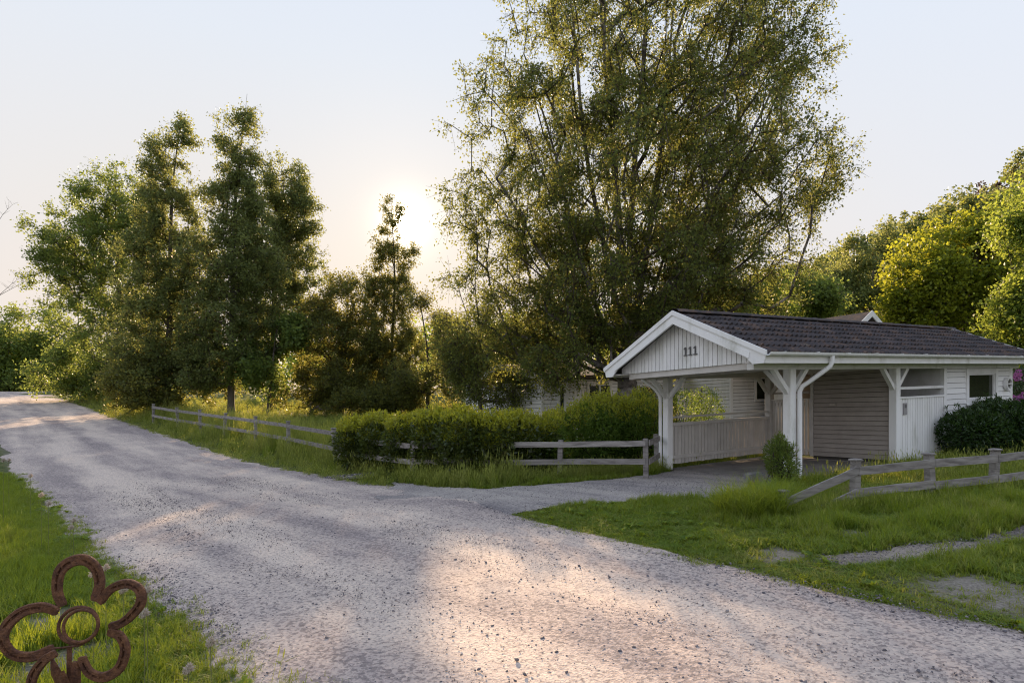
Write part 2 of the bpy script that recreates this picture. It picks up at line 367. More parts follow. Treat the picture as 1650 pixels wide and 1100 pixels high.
# ------------------------------------------------------------------ scatter (stuff only)
def scatter(name, pts, rot, scl_, protos, pick, label, cat, kind='stuff'):
    pts = np.asarray(pts, np.float32)
    me = bpy.data.meshes.new(name); me.vertices.add(len(pts)); me.vertices.foreach_set('co', pts.ravel())
    a = me.attributes.new('rot', 'FLOAT_VECTOR', 'POINT'); a.data.foreach_set('vector', np.asarray(rot, np.float32).ravel())
    a = me.attributes.new('scl', 'FLOAT_VECTOR', 'POINT'); a.data.foreach_set('vector', np.asarray(scl_, np.float32).ravel())
    a = me.attributes.new('pick', 'INT', 'POINT'); a.data.foreach_set('value', np.asarray(pick, np.int32))
    o = link(name, me); g = bpy.data.node_groups.new(name, 'GeometryNodeTree')
    g.interface.new_socket('Geometry', in_out='INPUT', socket_type='NodeSocketGeometry')
    g.interface.new_socket('Geometry', in_out='OUTPUT', socket_type='NodeSocketGeometry')
    gi = N(g, 'NodeGroupInput'); go = N(g, 'NodeGroupOutput'); jn = N(g, 'GeometryNodeJoinGeometry')
    def na(n, t):
        k = N(g, 'GeometryNodeInputNamedAttribute', data_type=t); k.inputs['Name'].default_value = n; return k.outputs['Attribute']
    e2r = N(g, 'FunctionNodeEulerToRotation'); g.links.new(na('rot', 'FLOAT_VECTOR'), e2r.inputs[0])
    for k, p in enumerate(protos):
        oi = N(g, 'GeometryNodeObjectInfo'); oi.inputs['Object'].default_value = p
        ip = N(g, 'GeometryNodeInstanceOnPoints'); cmp_ = N(g, 'FunctionNodeCompare', data_type='INT', operation='EQUAL')
        g.links.new(na('pick', 'INT'), cmp_.inputs[2]); cmp_.inputs[3].default_value = k
        g.links.new(gi.outputs[0], ip.inputs['Points']); g.links.new(cmp_.outputs[0], ip.inputs['Selection'])
        g.links.new(oi.outputs['Geometry'], ip.inputs['Instance']); g.links.new(e2r.outputs[0], ip.inputs['Rotation'])
        g.links.new(na('scl', 'FLOAT_VECTOR'), ip.inputs['Scale']); g.links.new(ip.outputs[0], jn.inputs[0])
    g.links.new(jn.outputs[0], go.inputs[0])
    md = o.modifiers.new('scatter', 'NODES'); md.node_group = g
    return props(o, label, cat, None, kind)
def tuft(name, n, h, rad, wid, mat, lean=.45, seg=3, seedhead=False):
    V = []; Fq = []; rn = []
    for k in range(n):
        a = rng.random()*6.283; r_ = rad*math.sqrt(rng.random()); bx, by = math.cos(a)*r_, math.sin(a)*r_
        d = rng.random()*6.283; hh = h*(.45+.55*rng.random()); ln = lean*(.3+rng.random())*hh
        wv = wid*(.6+.8*rng.random()); px_, py_ = -math.sin(d), math.cos(d); c0 = rng.random()
        b0 = len(V)
        for s in range(seg+1):
            u = s/seg; ww = wv*(1-u**1.6)*.5+.0004
            cx = bx+math.cos(d)*ln*u*u; cy_ = by+math.sin(d)*ln*u*u; cz = hh*(u-.18*u*u*lean*2)
            V += [(cx-px_*ww, cy_-py_*ww, cz-.02*(s == 0)), (cx+px_*ww, cy_+py_*ww, cz-.02*(s == 0))]; rn += [c0*.6+.4*u]*2
            if s: q = b0+2*s; Fq.append((q-2, q-1, q+1, q))
        if seedhead and rng.random() < .35:
            q = len(V); tx, ty, tz = cx, cy_, cz
            for z_, r2 in ((0, .003), (.03, .006), (.07, .001)):
                V += [(tx-px_*r2, ty-py_*r2, tz+z_), (tx+px_*r2, ty+py_*r2, tz+z_)]; rn += [1.5]*2
            Fq += [(q, q+1, q+3, q+2), (q+2, q+3, q+5, q+4)]
    me = npmesh(name, V, Fq, mat, {'rnd': rn})
    return bpy.data.objects.new(name, me)
def grassmat(name, a, b_, straw, trans):
    m = leafmat(name, a, b_, trans, .38, .5, .2); nt = m.node_tree; p = nt.nodes['Principled BSDF']
    # patches of fresher and drier grass over the ground
    g = N(nt, 'ShaderNodeNewGeometry'); n = N(nt, 'ShaderNodeTexNoise'); n.inputs['Scale'].default_value = .9; n.inputs['Detail'].default_value = 4
    nt.links.new(g.outputs['Position'], n.inputs[0])
    r = N(nt, 'ShaderNodeMapRange'); r.inputs[1].default_value = .48; r.inputs[2].default_value = .72; r.inputs[4].default_value = .6; nt.links.new(n.outputs[0], r.inputs[0])
    oi = N(nt, 'ShaderNodeObjectInfo'); ad = N(nt, 'ShaderNodeMath', operation='MULTIPLY'); nt.links.new(oi.outputs['Random'], ad.inputs[0]); nt.links.new(r.outputs[0], ad.inputs[1])
    old = p.inputs['Base Color'].links[0].from_socket
    mx = N(nt, 'ShaderNodeMix', data_type='RGBA'); nt.links.new(ad.outputs[0], mx.inputs[0]); nt.links.new(old, mx.inputs[6]); mx.inputs[7].default_value = (*straw, 1)
    nt.links.new(mx.outputs[2], p.inputs['Base Color'])
    return m
gm_lush = grassmat('lush_grass', (.055, .115, .015), (.18, .25, .035), (.30, .27, .09), (.58, .66, .05))
gm_tall = grassmat('tall_grass', (.095, .145, .026), (.22, .26, .06), (.36, .31, .14), (.58, .60, .11))
P_lush = [tuft('grass_tuft', 26, .17, .07, .006, gm_lush, .55), tuft('grass_tuft', 22, .13, .06, .006, gm_lush, .9), tuft('grass_tuft', 20, .22, .06, .005, gm_lush, .4)]
P_short = [tuft('grass_tuft', 24, .05, .07, .006, gm_lush, 1.0, 2), tuft('grass_tuft', 24, .07, .07, .005, gm_tall, .9, 2)]
P_tall = [tuft('grass_tuft', 24, .42, .09, .006, gm_tall, .35, 3, True), tuft('grass_tuft', 24, .34, .10, .006, gm_tall, .5, 3, True), tuft('grass_tuft', 24, .27, .09, .006, gm_lush, .6)]
def weed_proto():
    V = []; Fq = []; rn = []
    for k in range(9):
        a = k*.7+rng.random()*.3; L = .05+.04*rng.random(); w_ = .018; h = .02+.02*rng.random(); c0 = rng.random(); q = len(V)
        ca, sa = math.cos(a), math.sin(a)
        for u, ww, z_ in ((.1, .2, 0), (.5, 1, h), (.85, .8, h*1.2), (1.05, .05, h*.8)):
            V += [(ca*L*u-sa*w_*ww, sa*L*u+ca*w_*ww, z_), (ca*L*u+sa*w_*ww, sa*L*u-ca*w_*ww, z_)]; rn += [c0]*2
        Fq += [(q, q+1, q+3, q+2), (q+2, q+3, q+5, q+4), (q+4, q+5, q+7, q+6)]
    return bpy.data.objects.new('weed', npmesh('weed', V, Fq, gm_lush, {'rnd': rn}))
P_weed = [weed_proto()]
def sample(n, x0, x1, y0, y1):
    return rng.uniform(x0, x1, n), rng.uniform(y0, y1, n)
def infrust(x, y, m=1.): return (np.abs(x) < 1.2*y+m+1.8) & (y > .5)
def rots(n, tilt=.18): return np.stack([rng.normal(0, tilt, n), rng.normal(0, tilt, n), rng.uniform(0, 6.28, n)], -1)
def field(name, xs, ys, protos, smin, smax, label, zoff=-.02, hmul=None):
    n = len(xs); s = rng.uniform(smin, smax, n); z = terrain(xs, ys)+zoff
    h = s*(hmul if hmul is not None else 1)
    return scatter(name, np.stack([xs, ys, z], -1), rots(n), np.stack([s, s, h], -1), protos, rng.integers(0, len(protos), n), label, 'grass')
def clean(x, y, rm=-.02):
    return ~(inroad(x, y, rm) | indrive(x, y) | inpath(x, y) | infoot(x, y))
P_verge = [tuft('grass_tuft', 18, .19, .06, .0085, gm_lush, .6), tuft('grass_tuft', 16, .14, .06, .009, gm_lush, .95), tuft('grass_tuft', 15, .24, .05, .008, gm_lush, .45), tuft('grass_tuft', 12, .2, .05, .008, gm_tall, .5)]
# near left verge
x, y = sample(75000, -15, 1, -.5, 16); t, l = tl(x, y)
k = clean(x, y, -.06) & (l < .1) & infrust(x, y, .6) & (rng.random(len(x)) < np.clip(1.15-bare(x, y)*1.2, .02, 1)) & (rng.random(len(x)) < np.clip(9/y, .25, 1)); x, y, t, l = x[k], y[k], t[k], l[k]
hm = (.45+.75*sstep(-l, .1, 1.0))*(.6+.8*fbm(x, y, 1.1, 21))
field('verge_grass', x, y, P_lush, .7, 1.15, 'lush backlit green grass on the near left verge', hmul=hm)
# right verge and median
x, y = sample(150000, -1, 20, 1.6, 13); t, l = tl(x, y)
k = ((clean(x, y, -.06) & (l > 2.5)) | (inpath(x, y) & (rng.random(len(x)) < .012))) & infrust(x, y, .6) & (rng.random(len(x)) < np.clip(1.1-bare(x, y)*1.2, .02, 1)) & (rng.random(len(x)) < np.clip(8/y, .25, 1)); x, y, t, l = x[k], y[k], t[k], l[k]
hm = (.28+1.0*sstep(l-redge(t), .3, 3.4))*(.05+2.2*fbm(x, y, 1.7, 22)**1.6)
field('roadside_grass', x, y, P_verge, .7, 1.15, 'green grass verge between the gravel road and the low fence', hmul=hm)
# stray seed stalks and dry tufts break the lawn up
x, y = sample(5000, -12, 14, 2, 13); t, l = tl(x, y)
k = clean(x, y, .02) & infrust(x, y, .4) & (rng.random(len(x)) < .42*fbm(x, y, .9, 29)); x, y = x[k], y[k]
P_stray = [tuft('grass_tuft', 5, .30, .10, .004, gm_tall, .35, 3, True), tuft('grass_tuft', 14, .13, .10, .005, gm_tall, .8, 3, False)]
field('stray_stalks', x, y, P_stray, .6, 1.2, 'stray seed stalks and pale dry tufts in the grass')
# short thin cover near edges
x, y = sample(40000, -13, 14, 1.2, 14); t, l = tl(x, y); d = np.minimum(np.abs(l-ledge(t)), np.abs(l-redge(t)))
k = ~indrive(x, y) & ~infoot(x, y) & ((d < .45) | (bare(x, y) > .15) | (inpath(x, y) & (rng.random(len(x)) < .18))) & ~inroad(x, y, -.12) & infrust(x, y, .3) & (fbm(x, y, 2.0, 23) > .42) & (rng.random(len(x)) < .8)
x, y = x[k], y[k]
field('edge_grass', x, y, P_short, .7, 1.3, 'short thin grass along the gravel edges')
x, y = sample(16000, -12, 13, 1.5, 12)
k = clean(x, y, .02) & infrust(x, y, .3) & (fbm(x, y, 1.3, 24) > .60) & (rng.random(len(x)) < np.where(x > 0, .22, .6)); x, y = x[k], y[k]
o = field('broadleaf_weeds', x, y, P_weed, .5, 1.05, 'low broad leaved weeds in the grass', .01); o['category'] = 'weeds'
# tall grass strip left far, before hedge
x, y = sample(90000, -48, 3, 9, 50); t, l = tl(x, y)
k = clean(x, y, -.05) & (l > redge(t)-.1) & (l < 8.6) & infrust(x, y, .5) & (rng.random(len(x)) < np.clip(14/y, .2, 1)) & (x < .2); x, y, t, l = x[k], y[k], t[k], l[k]
hm = (.38+1.5*sstep(l-redge(t), .1, 1.5))*(.5+1.0*fbm(x, y, .7, 25))
field('roadside_tall_grass', x, y, P_tall, .8, 1.3, 'tall pale green grass between road and rail fence', hmul=hm)
x, y = sample(5000, -2.5, 4.2, 11.5, 15.5)
hp = [ong(*p) for p in [(545, 772), (700, 783), (860, 778), (1060, 760)]]
yb = np.interp(x, [p[0] for p in hp], [p[1] for p in hp])
k = clean(x, y) & (y < yb+.7) & (y > yb-.1); x, y = x[k], y[k]
field('hedge_foot_grass', x, y, P_tall, .6, 1.1, 'tall grass along the foot of the hedge')
# meadow beyond
x, y = sample(60000, -50, 28, 10, 48); t, l = tl(x, y)
k = clean(x, y) & ~((x > -4) & (x < 4) & (y < 16.5)) & ((l > 8.4) | (x > 0)) & ~((x > 0) & (y < 12) & (x < 5)) & infrust(x, y, 1) & (rng.random(len(x)) < np.clip(18/y, .3, 1)*.8); x, y = x[k], y[k]
field('meadow_grass', x, y, P_tall, .8, 1.5, 'tall meadow grass beyond the fences', hmul=.55+.5*fbm(x, y, .5, 26))

fp = [ong(1262, 795, .3), ong(1377, 743, .66), ong(1500, 733, .66), ong(1600, 725, .66), ong(1760, 708, .66)]
u = rng.uniform(0, 1, 900); x = np.interp(u, np.linspace(0, 1, 5), [p[0] for p in fp])+rng.normal(0, .16, 900); y = np.interp(u, np.linspace(0, 1, 5), [p[1] for p in fp])+rng.normal(-.05, .2, 900)
k = (rng.random(900) < fbm(x, y, 1.5, 27)*1.3); x, y = x[k], y[k]
P_fence = [tuft('grass_tuft', 24, .36, .10, .006, gm_lush, .8), tuft('grass_tuft', 22, .28, .10, .006, gm_lush, .6), tuft('grass_tuft', 18, .40, .08, .005, gm_tall, .5, 3, True)]
field('fence_foot_grass', x, y, P_fence, .6, 1.1, 'tall dark grass growing through the foot of the low right fence')
x, y = sample(5000, 3, 13, 8.5, 15); k = clean(x, y) & (y > np.interp(x, [p[0] for p in fp], [p[1] for p in fp])+.1) & (fbm(x, y, 1.0, 28) > .4); x, y = x[k], y[k]
field('yard_grass', x, y, P_fence, .5, .95, 'longish grass between the low fence and the carport')
# loose stones on the road
def stone_proto(seed):
    import bmesh
    bm = bmesh.new(); bmesh.ops.create_icosphere(bm, subdivisions=1, radius=1)
    for v in bm.verts:
        v.co *= .7+.6*random.random(); v.co.z *= .6
    me = bpy.data.meshes.new('pebble'); bm.to_mesh(me); bm.free(); return me
peb = noise_col(M('pebble', (.2, .2, .2), .8), [(.35, (.075, .072, .085)), (.5, (.17, .155, .17)), (.62, (.36, .32, .30))], .5, 2, coord='Object')
nt = peb.node_tree
oi = N(nt, 'ShaderNodeObjectInfo'); rr = [n for n in nt.nodes if n.type == 'VALTORGB'][0]; nt.links.new(oi.outputs['Random'], rr.inputs[0])
rr.color_ramp.elements[0].position = .0; rr.color_ramp.elements[1].position = .6; rr.color_ramp.elements[2].position = 1
P_st = []
for s in range(4):
    me = stone_proto(s); me.materials.append(peb); P_st.append(bpy.data.objects.new('pebble', me))
x, y = sample(420000, -10, 8, 1.5, 15)
k = (inroad(x, y, .1) | (indrive(x, y) & (rng.random(len(x)) < .4)) | inpath(x, y)) & infrust(x, y, .2)
t, l = tl(x, y)
dens = fbm(t*.35, l*1.6, 1.0, 31)+.12*(1-np.exp(-((l/redge(t)-.28)/.1)**2)-np.exp(-((l/redge(t)-.66)/.1)**2))-.04
k &= (rng.random(len(x)) < np.clip((dens-.30)*2.2, .08, 1)) & (rng.random(len(x)) < np.clip(6/y, .12, 1))
x, y = x[k], y[k]; n = len(x); s = .0032*np.exp(rng.normal(.2, .52, n)); s = np.clip(s, .0025, .018)
z = roadz(x, y)+s*.2-.004
scatter('loose_stones', np.stack([x, y, z], -1), rots(n, .3), np.stack([s, s, s], -1), P_st, rng.integers(0, 4, n), 'loose dark stones and grit on the gravel road', 'gravel')

# ------------------------------------------------------------------ trees
def tubes(P, Q, rp, rq, k):
    """one tapered tube per segment P->Q"""
    d = Q-P; L = np.linalg.norm(d, axis=1, keepdims=True)+1e-9; d = d/L
    up = np.where(np.abs(d[:, 2:3]) > .9, np.array([[1., 0, 0]]), np.array([[0, 0, 1.]]))
    a = np.cross(d, up); a /= np.linalg.norm(a, axis=1, keepdims=True); b = np.cross(d, a)
    th = np.arange(k)*2*math.pi/k; n = len(P)
    ring = a[:, None, :]*np.cos(th)[None, :, None]+b[:, None, :]*np.sin(th)[None, :, None]
    V = np.concatenate([P[:, None]+ring*rp[:, None, None], Q[:, None]+ring*rq[:, None, None]], 1).reshape(-1, 3)
    j = np.arange(k); j2 = (j+1) % k
    Fb = np.stack([j, j2, j2+k, j+k], -1)
    return V, (Fb[None]+(np.arange(n)*2*k)[:, None, None]).reshape(-1, 4)
def leafmesh(P, D, size, aspect, r, fold=.25):
    """quads at P pointing along D"""
    n = len(P); nn = r.normal(size=(n, 3)); s = np.cross(D, nn); s /= np.linalg.norm(s, axis=1, keepdims=True)+1e-9
    up = np.cross(s, D); L = size*(.65+.7*r.random(n))[:, None]; W = L*aspect*.5
    V = np.stack([P, P+D*L*.45+s*W+up*W*fold, P+D*L, P+D*L*.45-s*W+up*W*fold], 1).reshape(-1, 3)
    Fc = np.arange(n*4).reshape(-1, 4)
    return V, Fc
def envelope(blobs, n, r, shell=.35, gap=0., gcut=-.12, rag=.45):
    """points in a union of ellipsoids (centre, radii); gappy by a 3-d noise"""
    B = [(np.array(c_), np.array(q)) for c_, q in blobs]; vol = np.array([np.prod(q)**.8 for _, q in B]); vol /= vol.sum(); out = []
    while len(out) < n:
        k = r.choice(len(B), p=vol); c_, q = B[k]
        d = r.normal(size=3); d /= np.linalg.norm(d); rad = (shell**3+(1-shell**3)*r.random())**(1/3)
        rad *= 1+rag*mnoise.noise(Vector(d*2.6+c_*.7))+.10*r.normal()
        p = c_+d*q*rad
        if gap and mnoise.noise(Vector((p[0], p[1], p[2]*1.5))*gap) < gcut: continue
        out.append(p)
    return np.array(out)
def tree(name, label, px, Y, blobs, nc=350, ntw=9, nlf=11, leaf=.11, twig=.75, droop=0., mat=None, barkm=None, tr=.16, top=None, lean=0., gap=.35, group='trees', seed=1, cat='tree', step=.7, aspect=.75, base=None, up=.35, spread=1., shell=.35, upright=0., leaders=(), gcut=-.12, rag=.4):
    r = np.random.default_rng(seed)
    bx, by = ((px-825)/F*Y, Y) if base is None else base
    bz = T(bx, by)-.1; B = []
    for b in blobs:
        cx, cy_, rx, ry = b[:4]; dyy = b[4] if len(b) > 4 else 0.
        c_ = at(cx, cy_, Y+dyy); s = Y/F; B.append(((c_.x, c_.y, c_.z), (rx*s, rx*s*.85*spread, ry*s)))
    A = envelope(B, nc, r, shell, gap, gcut, rag)
    tz = top if top is not None else max(c_[2]+q[2]*.75 for c_, q in B)
    tx = [c_ for c_, q in B]; topc = max(B, key=lambda b: b[0][2]+b[1][2])
    nodes = []; par = []
    nT = max(6, int((tz-bz)/.8))
    for k in range(nT+1):
        u = k/nT; off = np.array([topc[0][0]-bx, topc[0][1]-by])*u**1.6
        nodes.append((bx+off[0]+.10*math.sin(u*7+seed)*u*1.5, by+off[1]+.10*math.cos(u*6+seed), bz+(tz-bz)*u)); par.append(k-1)
    for (lx, ly, frac) in leaders:
        tgt = np.array(at(lx, ly, Y+r.uniform(-1.5, 1.5))); k0 = int(frac*nT); p0 = np.array(nodes[k0]); prev = k0; m = max(5, int(np.linalg.norm(tgt-p0)/.7))
        for j in range(1, m+1):
            u = j/m; q = p0+(tgt-p0)*np.array([u**.8, u**.8, u])+np.array([math.sin(u*9+lx)*.13, math.cos(u*8+ly)*.13, 0])*u
            nodes.append(tuple(q)); par.append(prev); prev = len(nodes)-1
    order = np.argsort(np.hypot(A[:, 0]-bx, A[:, 1]-by)+.15*(A[:, 2]-bz))
    NP = np.array(nodes); tips = []
    zmin = bz+(tz-bz)*.10
    cap = len(nodes)+nc*14; buf = np.zeros((cap, 3)); buf[:len(NP)] = NP; cnt = len(NP)
    for a in A[order]:
        n_ = buf[:cnt]; d = a-n_; dist = np.linalg.norm(d, axis=1)
        climb = (n_[:, 2]-a[2]+up*np.hypot(d[:, 0], d[:, 1]))
        cost = dist+1.3*np.clip(climb, 0, None)+100*(n_[:, 2] < zmin)*(a[2] > zmin)
        k = int(np.argmin(cost)); p0 = n_[k].copy(); m = max(1, min(12, int(dist[k]/step))); prev = k
        wob = r.normal(size=3)*.06*dist[k]
        for j in range(1, m+1):
            u = j/m; q = p0+(a-p0)*u+wob*math.sin(u*3.14)+np.array([0, 0, .10*dist[k]*math.sin(u*3.14)])
            buf[cnt] = q; par.append(prev); prev = cnt; cnt += 1
        tips.append(prev)
    Nn = buf[:cnt]; par = np.array(par); r2 = np.zeros(cnt); r2[tips] = .012**2.2
    for k in range(cnt-1, 0, -1):
        if r2[k] == 0: r2[k] = .010**2.2
        r2[par[k]] += r2[k]
    rad = r2**(1/2.2); f = tr/rad[0]; rad = rad*np.where(rad > .05, f, 1+(f-1)*np.clip(rad/.05, 0, 1))
    rad[0] *= 1.35
    k = np.arange(1, cnt); big = rad[k] > .03
    segs = []
    for sel, kk in ((big, 7), (~big, 3)):
        kx = k[sel]
        if len(kx): segs.append(tubes(Nn[par[kx]], Nn[kx], np.minimum(rad[par[kx]], rad[kx]*1.35), rad[kx], kk))
    # twigs
    ctr = np.array([c_ for c_, q in B]).mean(0)
    P0 = np.repeat(A, ntw, 0); n = len(P0); outw = P0-np.array([bx, by, 0]); outw[:, 2] *= .0; outw /= np.linalg.norm(outw, axis=1, keepdims=True)+1e-6
    D = r.normal(size=(n, 3))*.8+outw*.6+np.array([0, 0, .15+upright-droop]); D /= np.linalg.norm(D, axis=1, keepdims=True)
    L = twig*(.4+.9*r.random(n))[:, None]; Q = P0+D*L+np.array([0, 0, -droop*.5])*L
    segs.append(tubes(P0, Q, np.full(n, .006), np.full(n, .003), 3))
    Vs, Fs, o_ = [], [], 0
    for v, f_ in segs: Vs.append(v); Fs.append(f_+o_); o_ += len(v)
    org = np.array([bx, by, bz+.1])
    tk = npmesh('trunk', np.concatenate(Vs)-org, np.concatenate(Fs), barkm or bark, None, True); tk.materials.append(darkbark)
    nb = len(segs[0][1]) if big.any() else 0; mi = np.ones(len(tk.polygons), np.int32); mi[:nb] = 0; tk.polygons.foreach_set('material_index', mi)
    u = r.random((n, nlf, 1))**.75; LP = P0[:, None]+(Q-P0)[:, None]*u+r.normal(size=(n, nlf, 3))*twig*.16
    LP = LP.reshape(-1, 3); LD = r.normal(size=LP.shape)+np.array([0, 0, -.35-droop]); LD /= np.linalg.norm(LD, axis=1, keepdims=True)
    lv, lf = leafmesh(LP, LD, leaf, aspect, r); rn = np.repeat(np.clip(r.normal(.5, .25, len(LP)), 0, 1), 4)
    cr_ = npmesh('crown', lv-org, lf, mat, {'rnd': rn})
    rt = root(name, tuple(org), label, cat, group); link('trunk', tk, rt); link('crown', cr_, rt)
    return rt
L_birch = leafmat('birch_leaf', (0.06, 0.1, 0.022), (0.13, 0.165, 0.042), (0.4, 0.42, 0.09), 0.45)
L_aspen = leafmat('aspen_leaf', (0.07, 0.105, 0.032), (0.135, 0.175, 0.06), (0.44, 0.47, 0.13), 0.48)
L_dark = leafmat('dark_leaf', (0.062, 0.088, 0.022), (0.125, 0.145, 0.038), (0.44, 0.42, 0.09), 0.48)
L_green = leafmat('green_leaf', (0.06, 0.11, 0.026), (0.12, 0.175, 0.045), (0.42, 0.5, 0.1), 0.48)
L_maple = leafmat('maple_leaf', (0.1, 0.16, 0.016), (0.22, 0.26, 0.028), (0.56, 0.58, 0.05), 0.5)
L_light = leafmat('light_leaf', (0.1, 0.17, 0.03), (0.19, 0.25, 0.05), (0.5, 0.6, 0.09), 0.5)
L_hedge = leafmat('laurel_leaf', (.11, .16, .016), (.24, .28, .035), (.78, .74, .06), .5, .35, .45)
L_shrub = leafmat('shrub_leaf', (.055, .11, .022), (.12, .19, .035), (.36, .48, .06), .42)
L_hedgedark = leafmat('old_laurel_leaf', (.030, .052, .012), (.075, .10, .022), (.22, .26, .03), .3, .35, .45)
L_rhodo = leafmat('rhododendron_leaf', (.018, .045, .012), (.045, .085, .022), (.10, .18, .02), .22, .38, .4)
L_dead = leafmat('brown_leaf', (.08, .05, .03), (.12, .07, .04), (.14, .08, .04), .3)

tree('birch_tree', 'huge spreading birch behind the carport, filling the top centre', 1008, 20.5,
     [(1050, -60, 215, 150), (1040, 90, 250, 150), (870, 190, 130, 120), (1190, 170, 135, 150), (1040, 290, 250, 170), (1250, 300, 120, 85), (1310, 270, 60, 55), (860, 380, 140, 120),
      (1000, 430, 200, 120), (1180, 410, 115, 70), (790, 480, 72, 100), (890, 545, 110, 55), (1010, 540, 110, 60), (1100, 470, 100, 70), (790, 300, 70, 90), (1230, 60, 95, 90), (930, 585, 75, 35, -1), (870, 590, 45, 35, -1), (880, 500, 110, 55), (1190, 470, 95, 35), (980, 500, 120, 70), (1020, 470, 170, 70), (1030, 400, 150, 110), (1060, 250, 160, 120), (1080, 520, 90, 40)],
     nc=3000, ntw=9, nlf=10, leaf=.082, twig=.62, droop=.45, rag=.28, gcut=-.06, mat=L_birch, barkm=birchbark, tr=.34, gap=.75, group='trees behind the carport', seed=3, up=.75, step=.8, shell=.15, leaders=[(850, 90, .16), (905, -60, .2), (1180, -40, .18), (1270, 80, .22), (960, -160, .26), (1110, -170, .2), (780, 260, .2), (1320, 250, .26)])
tree('birch_tree', 'young weeping birch with low pale branches left of the big birch', 778, 23,
     [(775, 560, 60, 75), (800, 600, 60, 50), (740, 500, 40, 70), (735, 590, 30, 50), (860, 585, 60, 40), (870, 540, 60, 30)], nc=260, ntw=10, nlf=10, leaf=.085, twig=.8, droop=.5, mat=L_birch, barkm=birchbark, tr=.09, seed=4, group='trees behind the carport', gap=.3)
# left row
G1 = 'tall trees in a row beyond the rail fence'
tree('aspen_tree', 'broad leaning green tree at the left end of the tall row', 190, 43,
     [(150, 400, 85, 70), (110, 450, 55, 60), (190, 330, 70, 60), (220, 430, 70, 110), (170, 520, 75, 70), (95, 400, 40, 20), (250, 540, 60, 60)], nc=1150, ntw=7, nlf=8, leaf=.15, twig=.75, gcut=.0, rag=.35, upright=.3, shell=.1, mat=L_green, tr=.2, seed=11, group=G1, gap=.9)
tree('aspen_tree', 'tall aspen with straight grey trunk, second highest in the row', 268, 34,
     [(290, 225, 26, 34), (262, 275, 38, 50), (268, 350, 50, 65), (270, 440, 75, 80), (265, 540, 80, 80), (250, 600, 60, 40)], nc=1250, ntw=7, nlf=8, leaf=.122, twig=.6, gcut=-.01, rag=.3, upright=.45, shell=.1, mat=L_aspen, tr=.2, seed=12, group=G1, gap=1.0, top=at(0, 195, 34).z)
tree('aspen_tree', 'tallest aspen of the row with slim pointed top and bare lower trunk', 371, 33,
     [(393, 172, 11, 26), (388, 210, 26, 30), (360, 222, 14, 34), (385, 265, 36, 45), (380, 340, 48, 60), (380, 430, 75, 70), (370, 530, 75, 70), (345, 590, 60, 40)], nc=1250, ntw=7, nlf=8, leaf=.122, twig=.6, gcut=-.01, rag=.3, upright=.45, shell=.1, mat=L_aspen, tr=.19, seed=13, group=G1, gap=1.1, top=at(0, 150, 33).z)
tree('aspen_tree', 'rounded leafy aspen at the right end of the tall row', 440, 38,
     [(455, 300, 38, 40), (475, 350, 42, 50), (460, 420, 58, 60), (440, 500, 60, 60), (430, 350, 40, 60)], nc=850, ntw=7, nlf=8, leaf=.13, twig=.65, gcut=-.02, rag=.3, upright=.4, shell=.1, mat=L_aspen, tr=.17, seed=14, group=G1, gap=.9)
# thicket round the sun
G2 = 'dark trees in the thicket below the sun'
tree('thicket_tree', 'dark round topped tree in the thicket left of the sun tree', 550, 35,
     [(560, 490, 50, 48), (540, 560, 60, 60), (585, 570, 50, 60), (505, 520, 38, 40), (530, 620, 60, 35)], nc=850, ntw=7, nlf=8, leaf=.12, twig=.65, gcut=.04, upright=.2, shell=.1, mat=L_dark, barkm=darkbark, tr=.14, seed=15, group=G2, gap=.9)
tree('thicket_tree', 'slim tree whose narrow tip stands right before the sun', 632, 36,
     [(634, 343, 13, 26), (630, 370, 16, 24), (625, 397, 18, 24), (632, 425, 30, 24), (627, 452, 32, 24), (664, 412, 15, 10), (628, 480, 42, 40), (635, 560, 52, 60), (625, 620, 50, 35)], nc=620, ntw=8, nlf=9, leaf=.105, twig=.5, gcut=-.25, rag=.12, upright=.4, mat=L_dark, barkm=darkbark, tr=.13, seed=16, group=G2, gap=1.0, top=at(0, 330, 36).z, shell=.1)
tree('thicket_tree', 'ragged dark tree in the gap just right of the sun tree', 690, 33,
     [(680, 495, 14, 34), (700, 545, 36, 42), (680, 590, 42, 50), (715, 610, 36, 40)], nc=260, ntw=8, nlf=8, leaf=.115, twig=.7, shell=.1, gcut=.0, mat=L_dark, barkm=darkbark, tr=.11, seed=17, group=G2, gap=.35)
# lower bushes left
G3 = 'leafy bushes by the rail fence'
tree('leafy_bush', 'bright green bush at the far left edge beside the road', 40, 64,
     [(45, 540, 55, 55), (15, 570, 50, 50), (90, 570, 50, 50), (20, 610, 60, 28), (80, 615, 50, 22)], nc=330, ntw=9, nlf=10, leaf=.26, twig=1.5, mat=L_green, tr=.1, seed=21, group=G3, cat='bush')
tree('leafy_bush', 'shady bush under the broad leaning tree', 150, 46,
     [(150, 590, 60, 45), (110, 605, 50, 30), (200, 615, 60, 35)], nc=300, ntw=9, nlf=10, leaf=.18, twig=1.1, mat=L_green, tr=.08, seed=22, group=G3, cat='bush')
tree('leafy_bush', 'dark undergrowth bush below the second tall aspen', 280, 35,
     [(290, 610, 80, 50), (225, 620, 50, 35), (300, 645, 60, 22)], nc=330, ntw=9, nlf=10, leaf=.14, twig=.7, mat=L_dark, tr=.08, seed=23, group=G3, cat='bush')
tree('leafy_bush', 'green young maple bush right of the bare aspen trunk', 430, 33,
     [(430, 580, 42, 45), (455, 545, 35, 40)], nc=150, ntw=8, nlf=9, leaf=.17, twig=.8, mat=L_green, tr=.07, seed=24, group=G3, cat='bush')
